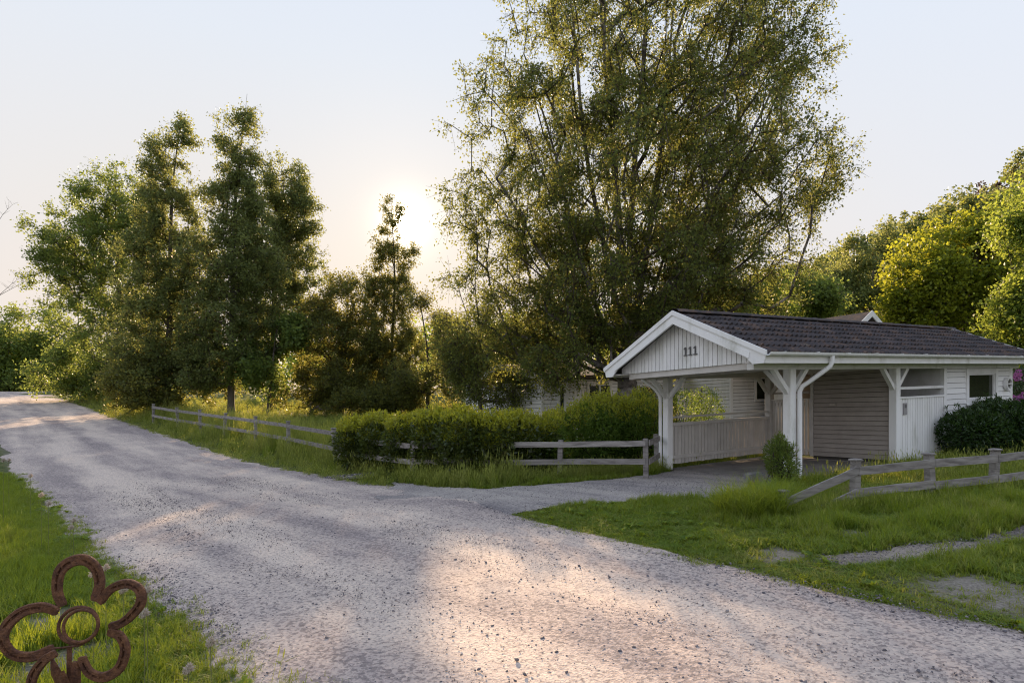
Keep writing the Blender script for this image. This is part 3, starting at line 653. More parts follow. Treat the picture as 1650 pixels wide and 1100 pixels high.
tree('leafy_bush', 'low brownish bush at the foot of the thicket', 500, 34,
     [(500, 635, 45, 35), (560, 640, 60, 30), (620, 645, 50, 25), (680, 645, 50, 25)], nc=300, ntw=8, nlf=9, leaf=.13, twig=.7, mat=L_dark, tr=.07, seed=25, group=G3, cat='bush')
# bare sapling
def bare_tree(px, Y, topy):
    r = np.random.default_rng(5); b = np.array([(px-825)/F*Y, Y, 0.]); b[2] = T(b[0], b[1]); H = at(px, topy, Y).z-b[2]
    P, Q, ra, rb = [], [], [], []
    def grow(p, d, L, rad, dep):
        n = 5
        for k in range(n):
            q = p+d*L/n; P.append(p); Q.append(q); ra.append(rad*(1-k/n*.7)); rb.append(rad*(1-(k+1)/n*.7)); p = q
            d = d+r.normal(size=3)*.07; d /= np.linalg.norm(d)
            if dep < 3 and k >= (1 if dep else 2):
                for _ in range(2):
                    s = r.normal(size=3); s[2] = abs(s[2])*.5+.5; s = s/np.linalg.norm(s); grow(p, s, L*.22, rad*.4, dep+1)
    grow(b, np.array([0, 0, 1.]), H, .09, 0)
    v, f = tubes(np.array(P), np.array(Q), np.array(ra), np.array(rb), 5)
    rt = root('bare_tree', tuple(b), 'leafless slender tree rising at the far left edge', 'tree'); link('trunk', npmesh('trunk', v-b, f, bark, None, True), rt)
bare_tree(4, 72, 378)
# right side
G4 = 'trees beyond the carport roof'
tree('maple_tree', 'large domed yellow green tree above the shed roof', 1545, 30,
     [(1545, 430, 90, 85), (1490, 465, 58, 60), (1590, 390, 50, 60), (1560, 500, 80, 60), (1620, 460, 50, 80), (1470, 500, 40, 40)], nc=620, ntw=9, nlf=11, leaf=.17, twig=.8, mat=L_maple, tr=.3, seed=31, group=G4, gap=.25, shell=.6)
tree('light_tree', 'light green feathery tree cut by the right edge', 1665, 23,
     [(1675, 350, 52, 60), (1662, 430, 48, 85), (1690, 500, 70, 80), (1650, 520, 35, 60), (1715, 330, 60, 75)], nc=480, rag=.2, ntw=9, nlf=11, leaf=.12, twig=.8, droop=.3, mat=L_light, tr=.2, seed=32, group=G4, gap=.4)
tree('olive_tree', 'wispy topped olive birch on the slope between big birch and yellow tree', 1400, 48,
     [(1410, 400, 42, 30), (1400, 445, 60, 45), (1360, 470, 45, 40), (1440, 470, 45, 40)], nc=330, ntw=9, nlf=10, leaf=.2, twig=1.1, droop=.3, mat=L_aspen, barkm=birchbark, tr=.2, seed=33, group=G4, gap=.4)
tree('light_bush', 'yellow green bush just above the ridge near the gable', 1205, 36,
     [(1200, 490, 55, 35), (1160, 500, 40, 30), (1240, 480, 40, 35)], nc=220, ntw=8, nlf=10, leaf=.17, twig=.9, mat=L_light, tr=.1, seed=34, group=G4, cat='bush')
tree('light_bush', 'fresh green bush above the middle of the carport ridge', 1300, 38,
     [(1300, 485, 50, 35), (1340, 490, 40, 30), (1265, 490, 40, 30)], nc=220, ntw=8, nlf=10, leaf=.18, twig=.9, mat=L_green, tr=.1, seed=35, group=G4, cat='bush')
tree('maple_tree', 'leafy tree to the right beyond the yard, outside the picture', 0, 19, [(2250, 480, 260, 170), (2250, 600, 260, 120)], nc=300, ntw=9, nlf=10, leaf=.2, twig=1.1, mat=L_green, tr=.25, seed=37, base=(29, 19))
# sunlit slim trees behind the young birch
for q, (px, Y) in enumerate([(765, 46), (800, 43), (845, 47), (875, 52)]):
    tree('slim_tree', ['slim trunk with glowing foliage, first from the left beside the thicket', 'slim trunk with glowing foliage, second from the left', 'slim trunk with glowing foliage, third from the left', 'slim trunk with glowing foliage, nearest the white house'][q],
         px, Y, [(px, 560, 38, 50), (px+8, 610, 38, 28)], nc=90, ntw=8, nlf=9, leaf=.2, twig=1., mat=L_light, barkm=darkbark, tr=.12, seed=40+q, group='slim trees left of the house', gap=.3)

# far woods: one mass each
def wood(name, label, items, leaf, mat, n_leaf, seed):
    r = np.random.default_rng(seed); Vs = []; Rn = []; o_ = 0; TV, TF, to = [], [], 0
    for (x0, y0, z0, rad, h) in items:
        nl = 14; bl = []
        for k in range(nl):
            a = r.random()*6.28; u = r.random(); rr_ = rad*(1-.6*u)*math.sqrt(r.random()); bl.append((x0+math.cos(a)*rr_, y0+math.sin(a)*rr_, z0+h*(.25+.65*u), rad*(.25+.25*r.random())))
        bl = np.array(bl); k = r.integers(0, nl, n_leaf); d = r.normal(size=(n_leaf, 3)); d /= np.linalg.norm(d, axis=1, keepdims=True)
        P = bl[k, :3]+d*bl[k, 3:4]*(.6+.5*r.random((n_leaf, 1))); D = r.normal(size=P.shape); D /= np.linalg.norm(D, axis=1, keepdims=True)
        v, f = leafmesh(P, D, leaf, .8, r); Vs.append(v); Rn.append(np.repeat(np.clip(r.normal(.5, .3, n_leaf), 0, 1), 4))
    V = np.concatenate(Vs); F_ = np.arange(len(V)).reshape(-1, 4)
    return props(link(name, npmesh(name, V, F_, mat, {'rnd': np.concatenate(Rn)})), label, 'woods', None, 'stuff')
# wooded hill on the right
def hillz(x, y):
    a = np.interp(x/np.maximum(y, 1)*F+825, [700, 1000, 1200, 1300, 1450, 1550, 1650, 1850, 2400], [0, .03, .12, .18, .245, .30, .36, .44, .5])
    return a*110*sstep(y, 55, 105)*(1-.3*sstep(y, 150, 400))
gx2 = np.linspace(-20, 330, 90); gy2 = np.linspace(50, 400, 90); X, Y = np.meshgrid(gx2, gy2)
Z = terrain(X, Y)-1.5+hillz(X, Y)+(fbm(X, Y, .05, 41)-.5)*3
V = np.stack([X, Y, Z], -1).reshape(-1, 3); i = np.arange(V.shape[0]).reshape(X.shape)
Fc = np.stack([i[:-1, :-1], i[:-1, 1:], i[1:, 1:], i[1:, :-1]], -1).reshape(-1, 4)
props(link('hill', npmesh('hill', V, Fc, noise_col(M('hill_soil', (.06, .07, .03), .95), [(.3, (.03, .04, .015)), (.7, (.09, .09, .04))], .3), None, True)), kind='structure')
it = []; r = np.random.default_rng(50)
for k in range(90):
    px = r.uniform(1120, 1800); Yd = r.uniform(62, 112); xx = (px-825)/F*Yd; it.append((xx, Yd, float(terrain(xx, Yd)-1.5+hillz(xx, Yd)), r.uniform(2.2, 3.8), r.uniform(5, 8)))
wood('hillside_woods', 'olive green woods covering the hillside on the right', it, .42, L_aspen, 900, 51)
it = []
for k in range(34):
    px = np.interp(k, [0, 33], [1440, 1760])+r.uniform(-8, 8); Yd = r.uniform(104, 116); xx = (px-825)/F*Yd; it.append((xx, Yd, float(terrain(xx, Yd)-1.5+hillz(xx, Yd)), r.uniform(1.4, 2.4), r.uniform(4, 6.5)))
wood('ridge_pines', 'brownish pines along the hill ridge against the sky', it, .38, L_dead, 500, 52)
it = []
for k in range(60):
    px = r.uniform(-250, 1150); Yd = r.uniform(62, 95); xx = (px-825)/F*Yd; it.append((xx, Yd, T(xx, Yd)-.5, r.uniform(3, 4.5), r.uniform(6, 9.5)*(1.15 if px > 650 else .8)*(1 if px > 300 else .72)))
wood('distant_woods', 'backlit yellow green woods in the distance behind the thicket', it, .42, L_light, 1100, 53)
it = []
for k in range(60):
    a = r.uniform(0, 6.28); 
    if -.95 < math.atan2(math.sin(a-1.5708), math.cos(a-1.5708)) < .95: continue
    Yd = r.uniform(60, 90); it.append((math.cos(a)*Yd, math.sin(a)*Yd, T(math.cos(a)*Yd, math.sin(a)*Yd)-.5, 4, r.uniform(5, 8)))

# ------------------------------------------------------------------ buildings: shared frame
class Frame:
    """a = along the long side, b = back across; the plot falls gently to the left, and so do its buildings' level lines"""
    def __init__(s, rt): s.rt = rt; s.L = np.array(rt.location)
    def P(s, a, b, z):
        p = PO+UA*a+UW*b; return np.array([p[0], p[1], z+TILT*p[0]])
    def poly(s, name, pts, faces, mat, parent=None, smooth=False):
        v = [s.P(*p)-s.L for p in pts]
        return link(name, mesh(name, v, faces, mat, smooth), parent or s.rt)
    def box(s, name, a0, a1, b0, b1, z0, z1, mat, parent=None):
        p = [(a, b, z) for a in (a0, a1) for b in (b0, b1) for z in (z0, z1)]
        return s.poly(name, p, [(0, 1, 3, 2), (4, 6, 7, 5), (0, 4, 5, 1), (2, 3, 7, 6), (0, 2, 6, 4), (1, 5, 7, 3)], mat, parent)
    def post(s, name, a, b, h, z0, z1, mat, c_=.012):
        pr = [(-h+c_, -h), (h-c_, -h), (h, -h+c_), (h, h-c_), (h-c_, h), (-h+c_, h), (-h, h-c_), (-h, -h+c_)]
        p = [(a+x, b+y, z0) for x, y in pr]+[(a+x, b+y, z1) for x, y in pr]
        return s.poly(name, p, [(k, (k+1) % 8, (k+1) % 8+8, k+8) for k in range(8)]+[tuple(range(7, -1, -1)), tuple(range(8, 16))], mat)
    def prism(s, name, prof, axis, c0, c1, mat, parent=None):
        """profile extruded; axis 'a': prof is (b,z), axis 'b': prof is (a,z)"""
        n = len(prof)
        def q(u, v, c): return (c, u, v) if axis == 'a' else (u, c, v)
        p = [q(u, v, c0) for u, v in prof]+[q(u, v, c1) for u, v in prof]
        return s.poly(name, p, [(k, (k+1) % n, (k+1) % n+n, k+n) for k in range(n)]+[tuple(range(n-1, -1, -1)), tuple(range(n, 2*n))], mat, parent)
    def bar(s, name, p, q, th, mat, parent=None):
        """straight square bar between two frame points"""
        A = s.P(*p); B = s.P(*q); d = B-A; d /= np.linalg.norm(d)
        u = np.cross(d, [0, 0, 1.]); u /= np.linalg.norm(u)+1e-9; w_ = np.cross(u, d)
        v = [e+u*x*th/2+w_*y*th/2-s.L for e in (A, B) for x, y in ((-1, -1), (1, -1), (1, 1), (-1, 1))]
        return link(name, mesh(name, v, [(0, 1, 5, 4), (1, 2, 6, 5), (2, 3, 7, 6), (3, 0, 4, 7), (3, 2, 1, 0), (4, 5, 6, 7)], mat), parent or s.rt)
    def pipe(s, name, pts, rad, mat, k=10):
        P = np.array([s.P(*p) for p in pts])-s.L; V = []; Fq = []
        for j in range(len(P)):
            d = P[min(j+1, len(P)-1)]-P[max(j-1, 0)]; d /= np.linalg.norm(d)
            u = np.cross(d, [.3, .9, .1]); u /= np.linalg.norm(u); w_ = np.cross(d, u)
            for m in range(k): t_ = m*6.283/k; V.append(P[j]+rad*(u*math.cos(t_)+w_*math.sin(t_)))
            if j: Fq += [((j-1)*k+m, (j-1)*k+(m+1) % k, j*k+(m+1) % k, j*k+m) for m in range(k)]
        return link(name, mesh(name, V, Fq, mat, True), s.rt)
rp_ = Frame(root('carport', (PO[0], PO[1], TILT*PO[0]), 'white timber carport with attached shed and dark tiled gable roof, number 111', 'carport'))
c_ = rp_
RW, RZ, EZ = 1.55, 3.38, 2.39           # ridge offset, ridge height, eave height
EB = .53; A0, A1 = -1.43, 10.07; SL = (RZ-EZ)/(RW+EB)
def topz(b): return RZ-SL*abs(b-RW)
# posts, beams, braces
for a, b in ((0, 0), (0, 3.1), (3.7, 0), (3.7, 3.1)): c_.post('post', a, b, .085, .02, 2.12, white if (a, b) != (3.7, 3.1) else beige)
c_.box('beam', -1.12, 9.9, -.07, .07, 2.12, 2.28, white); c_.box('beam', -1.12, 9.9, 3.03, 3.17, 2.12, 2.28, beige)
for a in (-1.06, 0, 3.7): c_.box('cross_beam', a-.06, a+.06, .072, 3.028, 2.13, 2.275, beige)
for a, b in ((0, 0), (3.7, 0)):
    c_.bar('brace', (a-.05, b, 1.68), (a-.50, b, 2.14), .085, white); c_.bar('brace', (a+.05, b, 1.68), (a+.50, b, 2.14), .085, white)
c_.bar('brace', (0, .05, 1.68), (0, .5, 2.14), .085, white); c_.bar('brace', (3.7, 3.05, 1.68), (3.7, 2.6, 2.14), .085, beige)
c_.bar('brace', (0, 3.05, 1.68), (0, 2.6, 2.14), .085, white)
c_.bar('brace', (-.05, 3.1, 1.68), (-.5, 3.1, 2.14), .085, white); c_.bar('brace', (.05, 3.1, 1.68), (.5, 3.1, 2.14), .085, white)
c_.bar('brace', (3.65, 3.1, 1.68), (3.2, 3.1, 2.14), .085, beige)
# roof deck, soffits, ceiling
for s in (-1, 1):
    e = RW+s*(RW+EB-.06)
    c_.prism('roof_deck', [(RW, RZ-.06), (e, EZ-.06), (e, EZ-.11), (RW, RZ-.11)], 'a', A0+.06, A1-.04, shadowpaint)
    b0, b1 = sorted((RW+s*(RW+EB-.06), RW+s*(RW+.075)))
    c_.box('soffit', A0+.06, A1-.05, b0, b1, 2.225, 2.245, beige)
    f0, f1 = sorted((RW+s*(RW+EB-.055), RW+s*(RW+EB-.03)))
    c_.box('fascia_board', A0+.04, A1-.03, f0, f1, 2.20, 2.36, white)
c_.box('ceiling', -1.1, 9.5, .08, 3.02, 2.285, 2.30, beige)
# gable boards: vertical, each a piece
n = 34; x0 = -.28; wd = (3.1+.56)/n
for k in range(n):
    b0 = x0+k*wd+.007; b1 = x0+(k+1)*wd-.007; dd = random.uniform(0, .004)
    z0 = 2.25
    t0, t1 = topz(b0)-.115, topz(b1)-.115
    if b0 < RW < b1: pr = [(b0, z0), (b1, z0), (b1, t1), (RW, RZ-.115), (b0, t0)]
    else: pr = [(b0, z0), (b1, z0), (b1, t1), (b0, t0)]
    c_.prism('gable_board', pr, 'a', -1.16-dd, -1.135-dd, white)
c_.prism('gable_backing', [(-.28, 2.26), (3.38, 2.26), (3.38, topz(3.38)-.12), (RW, RZ-.12), (-.28, topz(-.28)-.12)], 'a', -1.134, -1.125, shadowpaint)
# far gable of the shed
for k in range(34):
    b0 = k*.0912; c_.prism('gable_board', [(b0, 2.25), (b0+.086, 2.25), (b0+.086, topz(b0+.086)-.115), (b0, topz(b0)-.115)], 'a', 9.62, 9.64, white)
# bargeboards, both ends
for (aa, d) in ((A0, 1), (A1, -1)):
    for s in (-1, 1):
        def B(u): return RW+s*u
        e = RW+EB
        pr = [(B(0), RZ), (B(e+.02), EZ-.01), (B(e-.03), 2.20), (B(e-.25), 2.20), (B(e-.40), topz(B(e-.40))-.235), (B(0), RZ-.245)]
        if s > 0: pr = pr
        c_.prism('bargeboard', pr, 'a', aa, aa+d*.028, white)
        pr = [(B(0), RZ+.025), (B(e+.04), EZ+.02), (B(e+.02), EZ-.06), (B(0), RZ-.065)]
        c_.prism('barge_cap', pr, 'a', aa-d*.028, aa-d*.001, white)
        pr = [(B(0), RZ-.12), (B(e-.30), topz(B(e-.30))-.12), (B(e-.32), topz(B(e-.32))-.235), (B(0), RZ-.24)]
        c_.prism('barge_trim', pr, 'a', aa-d*.014, aa-d*.001, white)
# gutters and downpipes
def gutter(s):
    bc = RW+s*(RW+EB+.035); V = []; n = 9; prof = []
    for k in range(n): th = math.pi*k/(n-1); prof.append((bc-.055*math.cos(th), 2.375-.055*math.sin(th)))
    prof = [(prof[0][0]-.006, 2.382)]+prof+[(prof[-1][0]+.006, 2.382)]
    inn = [(bc+(u-bc)*.9, 2.377+(v-2.377)*.88) for u, v in reversed(prof)]
    c_.prism('gutter', prof+inn, 'a', A0+.02, A1-.02, white)
gutter(-1); gutter(1)
for k in range(12): c_.box('gutter_bracket', A0+.4+k*.95, A0+.43+k*.95, -EB-.098, -EB+.02, 2.378, 2.39, white)
c_.pipe('downpipe', [(.42, -.565, 2.33), (.42, -.565, 2.22), (.40, -.54, 2.14), (.20, -.27, 1.88), (.13, -.17, 1.80), (.10, -.14, 1.70), (.10, -.14, .12), (.09, -.20, .04)], .042, white)
c_.pipe('downpipe', [(-.35, 3.665, 2.33), (-.35, 3.665, 2.22), (-.32, 3.6, 2.14), (-.16, 3.32, 1.88), (-.1, 3.24, 1.70), (-.1, 3.24, .1)], .04, white)
# tiles
TW, TE = .3026, .316
def tile_mesh():
    prof = [(0, .028), (.03, .0), (.072, -.002), (.096, .030), (.125, .046), (.154, .030), (.178, -.002), (.222, 0), (.246, .030), (.275, .050), (.3026, .032)]
    ln = math.hypot(1, SL); ub, uz = -1/ln, -SL/ln          # down the slope
    V = []
    def q(a, s_, h):                                          # frame vector of a point s_ down the slope, h above it
        b = ub*s_ - (SL/ln)*h; z = uz*s_ + (1/ln)*h
        p = UA*a+UW*b; return (p[0], p[1], z+TILT*p[0])
    for s_, lift in ((0, .004), (TE+.06, .048)):
        for a, h in prof: V.append(q(a, s_, h+lift))
    for a, h in prof: V.append(q(a, TE+.056, h+.004 if h > .01 else -.012))
    n = len(prof); Fq = [(k, k+1, n+k+1, n+k) for k in range(n-1)]+[(n+k, n+k+1, 2*n+k+1, 2*n+k) for k in range(n-1)]
    return mesh('roof_tile', V, [f[::-1] for f in Fq], tilem)
tm = tile_mesh(); ln = math.hypot(1, SL)
for i_ in range(38):
    for j in range(7):
        s_ = .02+j*TE; b = RW-s_/ln; z = RZ-.055-SL*s_/ln
        o = link('roof_tile', tm, c_.rt); p = c_.P(A0+.02+i_*TW, b, z+random.uniform(-.005, .005))-c_.L
        o.location = p; o.rotation_euler = (random.gauss(0, .009), random.gauss(0, .009), random.gauss(0, .010))
# far slope: same relief as one part
V, Fq = [], []
prof = [(0, .016), (.03, .0), (.075, .0), (.125, .032), (.175, 0), (.225, 0), (.277, .034)]
for j in range(7):
    for e, (s_, lift) in enumerate(((j*TE+.02, .012), (j*TE+TE+.06, .042))):
        for i_ in range(38):
            for a, h in prof:
                V.append(c_.P(A0+.02+i_*TW+a, RW+s_/ln, RZ-.055-SL*s_/ln+h+lift)-c_.L)
m_ = 38*len(prof)
for j in range(7): Fq += [(j*2*m_+k, j*2*m_+k+1, j*2*m_+m_+k+1, j*2*m_+m_+k) for k in range(m_-1)]
o = link('rear_slope_tiles', npmesh('rear_slope_tiles', V, Fq, tilem), c_.rt); o['kind'] = 'stuff'
V, Fq = [], []
for e, a in enumerate((0, .32)):
    for k in range(9):
        th = math.pi*k/8; rr_ = .115+(.010 if e else 0); p = UA*a+UW*(-rr_*math.cos(th)*1.05); V.append((p[0], p[1], rr_*math.sin(th)*.62+TILT*p[0]))
Fq = [(k, k+1, 9+k+1, 9+k) for k in range(8)]; rm = mesh('ridge_tile', V, [f[::-1] for f in Fq], tilem)
for k in range(37):
    o = link('ridge_tile', rm, c_.rt); o.location = c_.P(A0+.03+k*.308, RW, RZ-.012+random.uniform(-.003, .003))-c_.L
# leaf litter and moss lying in the tile troughs
r = np.random.default_rng(77); n_ = 1500; la = r.uniform(A0+.1, A1-.1, n_); ls = r.uniform(.05, 2.2, n_)
kk = (fbm(la, ls, .8, 71)+.25*(ls > 2.05)) > .52; la, ls = la[kk], ls[kk]
lp = np.array([c_.P(a, RW-q/ln, RZ-.055-SL*q/ln+.052) for a, q in zip(la, ls)]); ld = r.normal(size=lp.shape); ld[:, 2] *= .15; ld /= np.linalg.norm(ld, axis=1, keepdims=True)
v, f = leafmesh(lp, ld, .05, .6, r, .1)
props(link('leaf_litter', npmesh('leaf_litter', v, f, leafmat('dry_litter', (.12, .075, .04), (.26, .18, .09), (.2, .12, .05), .15), {'rnd': np.repeat(r.random(len(lp)), 4)})), 'dry brown leaf litter scattered on the dark roof tiles', 'litter', None, 'stuff')
# left side parapet: boards, rails
for k in range(31):
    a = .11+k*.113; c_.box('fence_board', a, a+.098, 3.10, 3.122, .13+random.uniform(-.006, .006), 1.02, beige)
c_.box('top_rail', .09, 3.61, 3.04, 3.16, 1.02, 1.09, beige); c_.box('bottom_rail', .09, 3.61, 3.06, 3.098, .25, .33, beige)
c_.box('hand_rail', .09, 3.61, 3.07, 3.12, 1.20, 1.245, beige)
# slatted gate across the back
for k in range(12):
    b = 1.93+k*.092; c_.box('gate_slat', 3.70, 3.722, b, b+.066, .12, 1.5, beige)
c_.box('gate_rail', 3.724, 3.76, 1.9, 3.01, 1.36, 1.44, beige); c_.box('gate_rail', 3.724, 3.76, 1.9, 3.01, .2, .28, beige); c_.box('gate_rail', 3.66, 3.74, 1.9, 3.01, 1.5, 1.53, beige); c_.box('gate_rail', 3.68, 3.72, 1.9, 3.01, 1.66, 1.71, greige)
# horizontal cladding of the dark wall across
def planks(name, a0, a1, b0, b1, z0, z1, ex, axis, mat, out_, cuts=(), th=.03):
    """lapped planks; axis 'b': wall lies in a=const, 'a': in b=const. out_ = direction of the outside"""
    z = z0
    while z < z1-.02:
        zt = min(z+ex, z1)
        segs = [((b0, b1) if axis == 'b' else (a0, a1))]
        for (u0, u1, v0, v1) in cuts:
            if v0 < zt and v1 > z:
                ns = []
                for (p, q) in segs:
                    if u1 <= p or u0 >= q: ns.append((p, q))
                    else:
                        if p < u0-.01: ns.append((p, u0))
                        if q > u1+.01: ns.append((u1, q))
                segs = ns
        for (p, q) in segs:
            j = random.uniform(0, .003); zt_ = zt; zt = zt-.009
            if axis == 'b': pr = [(a0+out_*(th+j), z), (a0+out_*(.008+j), zt), (a0, zt), (a0, z)]; c_.prism(name, pr, 'b', p, q, mat)
            else: pr = [(b0+out_*(th+j), z), (b0+out_*(.008+j), zt), (b0, zt), (b0, z)]; c_.prism(name, pr, 'a', p, q, mat)
            zt = zt_
        z = zt
planks('wall_plank', 3.70, 3.70, .09, 1.86, .12, 2.28, .108, 'b', greige, -1)
c_.box('shed_wall', 3.702, 3.76, .09, 1.86, .05, 2.28, shadowpaint); c_.box('corner_board', 3.66, 3.78, 1.862, 1.93, .1, 2.12, beige)
# nook: back wall, half wall with boards, rails
planks('wall_plank', 3.77, 5.86, 1.86, 1.86, .12, 2.28, .108, 'a', greige, -1)
c_.box('shed_wall', 3.77, 9.57, 1.862, 1.92, .05, 2.28, shadowpaint)
for k in range(19):
    a = 3.80+k*.1085; c_.box('wall_board', a, a+.096, -.012, .012, .04, 1.46, white)
c_.box('wall_backing', 3.8, 5.84, .014, .03, .06, 1.45, shadowpaint)
c_.box('cap_rail', 3.79, 5.85, -.04, .04, 1.46, 1.50, white); c_.box('hand_rail', 3.79, 5.85, -.02, .03, 1.66, 1.72, white)
c_.box('corner_board', 5.86, 6.0, -.03, .05, .04, 2.12, white)
# shed wall with window
WA0, WA1, WZ0, WZ1 = 7.05, 8.65, 1.30, 2.04
planks('wall_plank', 6.0, 9.5, 0, 0, .06, 2.12, .132, 'a', white, -1, cuts=[(WA0, WA1, WZ0, WZ1)])
for nm, q in (('shed_wall', (6.0, WA0-.0, 0.002, .06, .05, 2.2)), ('shed_wall', (WA1, 9.5, .002, .06, .05, 2.2)), ('shed_wall', (WA0, WA1, .002, .06, .05, WZ0)), ('shed_wall', (WA0, WA1, .002, .06, WZ1, 2.2))): c_.box(nm, *q, shadowpaint)
c_.box('shed_wall', 5.86, 5.92, .052, 1.86, .05, 2.28, white)
c_.box('shed_wall', 9.5, 9.6, .06, 3.1, .05, 2.25, white)
c_.box('shed_wall', 5.0, 9.5, 3.05, 3.1, .05, 2.25, white)
c_.box('corner_board', 9.5, 9.64, -.03, .058, .04, 2.12, white)
wn = c_.box('window', WA0, WA1, .03, .04, WZ0, WZ1, glassm)
for q in ((WA0-.07, WA0+.05, WZ0-.07, WZ1+.07), (WA1-.05, WA1+.07, WZ0-.07, WZ1+.07)): c_.box('frame', q[0], q[1], -.045, .028, q[2], q[3], white, wn)
for q in ((WZ1-.05, WZ1+.07), (WZ0-.07, WZ0+.05)): c_.box('frame', WA0+.052, WA1-.052, -.044, .028, q[0], q[1], white, wn)
for q in ((WA0+.052, WA0+.09, WZ0+.05, WZ1-.05), (WA1-.09, WA1-.052, WZ0+.05, WZ1-.05)): c_.box('sash', q[0], q[1], -.005, .028, q[2], q[3], white, wn)
for q in ((WZ1-.09, WZ1-.052), (WZ0+.052, WZ0+.09)): c_.box('sash', WA0+.092, WA1-.092, -.004, .028, q[0], q[1], white, wn)
c_.box('sill', WA0-.1, WA1+.1, -.085, -.047, WZ0-.10, WZ0-.072, white, wn)
# house number
hn = c_.box('house_number', .96+.0, .961, 1.2, 1.201, 2.5, 2.501, metalgrey)
bpy.data.objects.remove(hn)
for k in range(3):
    b = 1.30-k*.125+.16; zz = 2.50; h = .17
    pr = [(b-.012, zz+.02), (b-.045, zz+.02), (b-.045, zz), (b+.045, zz), (b+.045, zz+.02), (b+.012, zz+.02), (b+.012, zz+h-.035), (b+.040, zz+h-.045), (b+.040, zz+h-.025), (b+.012, zz+h), (b-.012, zz+h)]
    c_.prism('number_digit', pr, 'a', -1.185, -1.166, metalgrey)
c_.box('plinth', 3.7, 9.6, .06, .12, -.25, .05, concrete); c_.box('plinth', 3.66, 3.74, .13, 3.0, -.1, .05, concrete)
# fittings that hang on the walls
L0 = c_.P(4.08, -.02, 1.22)
f = Frame(root('meter_plate', tuple(L0), 'small grey plate box on the white vertical boards by the middle post', 'meter box'))
f.box('plate', 4.02, 4.16, -.035, -.0145, 1.10, 1.36, M('grey_plate', (.33, .32, .33), .5)); f.box('window', 4.05, 4.13, -.038, -.0355, 1.25, 1.33, metalgrey)
f = Frame(root('wall_box', tuple(c_.P(3.66, 1.38, 1.35)), 'little beige socket box on the taupe plank wall inside the carport', 'socket'))
f.box('cover', 3.64, 3.676, 1.30, 1.44, 1.33, 1.39, M('beige_plastic', (.45, .40, .36), .4)); f.box('lid', 3.634, 3.639, 1.32, 1.42, 1.335, 1.385, M('beige_plastic_lid', (.5, .45, .4), .4))
# round bulkhead lamp
f = Frame(root('bulkhead_lamp', tuple(c_.P(9.22, -.03, 1.70)), 'round bulkhead lamp with a cross bar, right of the shed window', 'lamp'))
def ring(f, name, a, b, z, r0, r1, d0, d1, mat, n=24, par=None):
    P = []
    for (rr_, bb) in ((r0, b+d0), (r0, b+d1), (r1, b+d1), (r1, b+d0)):
        for k in range(n): th = k*6.283/n; P.append((a+rr_*math.cos(th), bb, z+rr_*math.sin(th)))
    Fq = []
    for m_ in range(4):
        for k in range(n): Fq.append((m_*n+k, m_*n+(k+1) % n, ((m_+1) % 4)*n+(k+1) % n, ((m_+1) % 4)*n+k))
    return f.poly(name, P, Fq, mat, par)
ring(f, 'rim', 9.22, -.03, 1.70, .13, .17, -.09, 0, white); ring(f, 'globe', 9.22, -.03, 1.70, .001, .13, -.05, 0, M('lamp_glass', (.10, .09, .08), .15, .5))
f.box('cross_bar', 9.22-.135, 9.22+.135, -.135, -.122, 1.685, 1.715, white)
f = Frame(root('porch_lamp', tuple(c_.P(4.7, 1.83, 2.0)), 'small pale lamp on the back wall of the open nook', 'lamp'))
ring(f, 'base', 4.7, 1.83, 1.98, .001, .07, -.03, 0, white, 12)
for k in range(5):
    th = k*6.283/5+.3; f.bar('arm', (4.7, 1.78, 1.98), (4.7+.12*math.cos(th), 1.77, 1.98+.12*math.sin(th)), .035, beige)
# slab under the carport
f = Frame(root('carport_slab', tuple(c_.P(1.8, 1.5, 0)), 'grey concrete slab floor under the carport', 'slab'))
sl_ = f.box('slab', .15, 3.95, -.3, 3.25, -.15, .018, concrete)

# ------------------------------------------------------------------ house behind
h = Frame(root('white_house', tuple(c_.P(9, 13, 0)), 'white clad one storey house with dark roof behind the big birch', 'house'))
def siding(f, name, axis, fixed, out_, u0, u1, z0, z1, mat, cuts=(), ex=.14):
    V, Fq = [], []; z = z0
    while z < z1-.02:
        zt = min(z+ex, z1); segs = [(u0, u1)]
        for (p0, p1, v0, v1) in cuts:
            if v0 < zt-.01 and v1 > z+.01:
                ns = []
                for (p, q) in segs:
                    if p1 <= p or p0 >= q: ns.append((p, q))
                    else:
                        if p < p0-.01: ns.append((p, p0))
                        if q > p1+.01: ns.append((p1, q))
                segs = ns
        for p, q in segs:
            k = len(V)
            for u, o1, zz in ((p, .035, z), (q, .035, z), (q, .010, zt-.014), (p, .010, zt-.014), (p, .003, z), (q, .003, z)):
                V.append((u, fixed+out_*o1, zz) if axis == 'a' else (fixed+out_*o1, u, zz))
            Fq += [(k, k+1, k+2, k+3), (k, k+4, k+5, k+1)]
        z = zt
    o = f.poly(name, V, Fq, mat); o['kind'] = 'stuff'; return o
def hwin(f, a0, a1, b, z0, z1, mull=()):
    wn = f.box('window', a0, a1, b-.01, b+.0, z0, z1, glassm)
    for q in ((a0-.08, a0+.03), (a1-.03, a1+.08)): f.box('frame', q[0], q[1], b-.06, b-.012, z0-.08, z1+.08, white, wn)
    for q in ((z0-.08, z0+.03), (z1-.03, z1+.08)): f.box('frame', a0+.031, a1-.031, b-.058, b-.012, q[0], q[1], white, wn)
    for m_ in mull: f.box('mullion', m_-.04, m_+.04, b-.055, b-.012, z0+.031, z1-.031, white, wn)
wins = [(4.15, 5.25, 1.35, 2.3), (2.75, 3.0, .3, 2.3), (6.8, 7.6, 1.2, 2.2), (8.2, 9.0, 1.2, 2.2)]
siding(h, 'siding', 'a', 11.5, -1, 2.0, 9.45, .1, 2.55, white, wins)
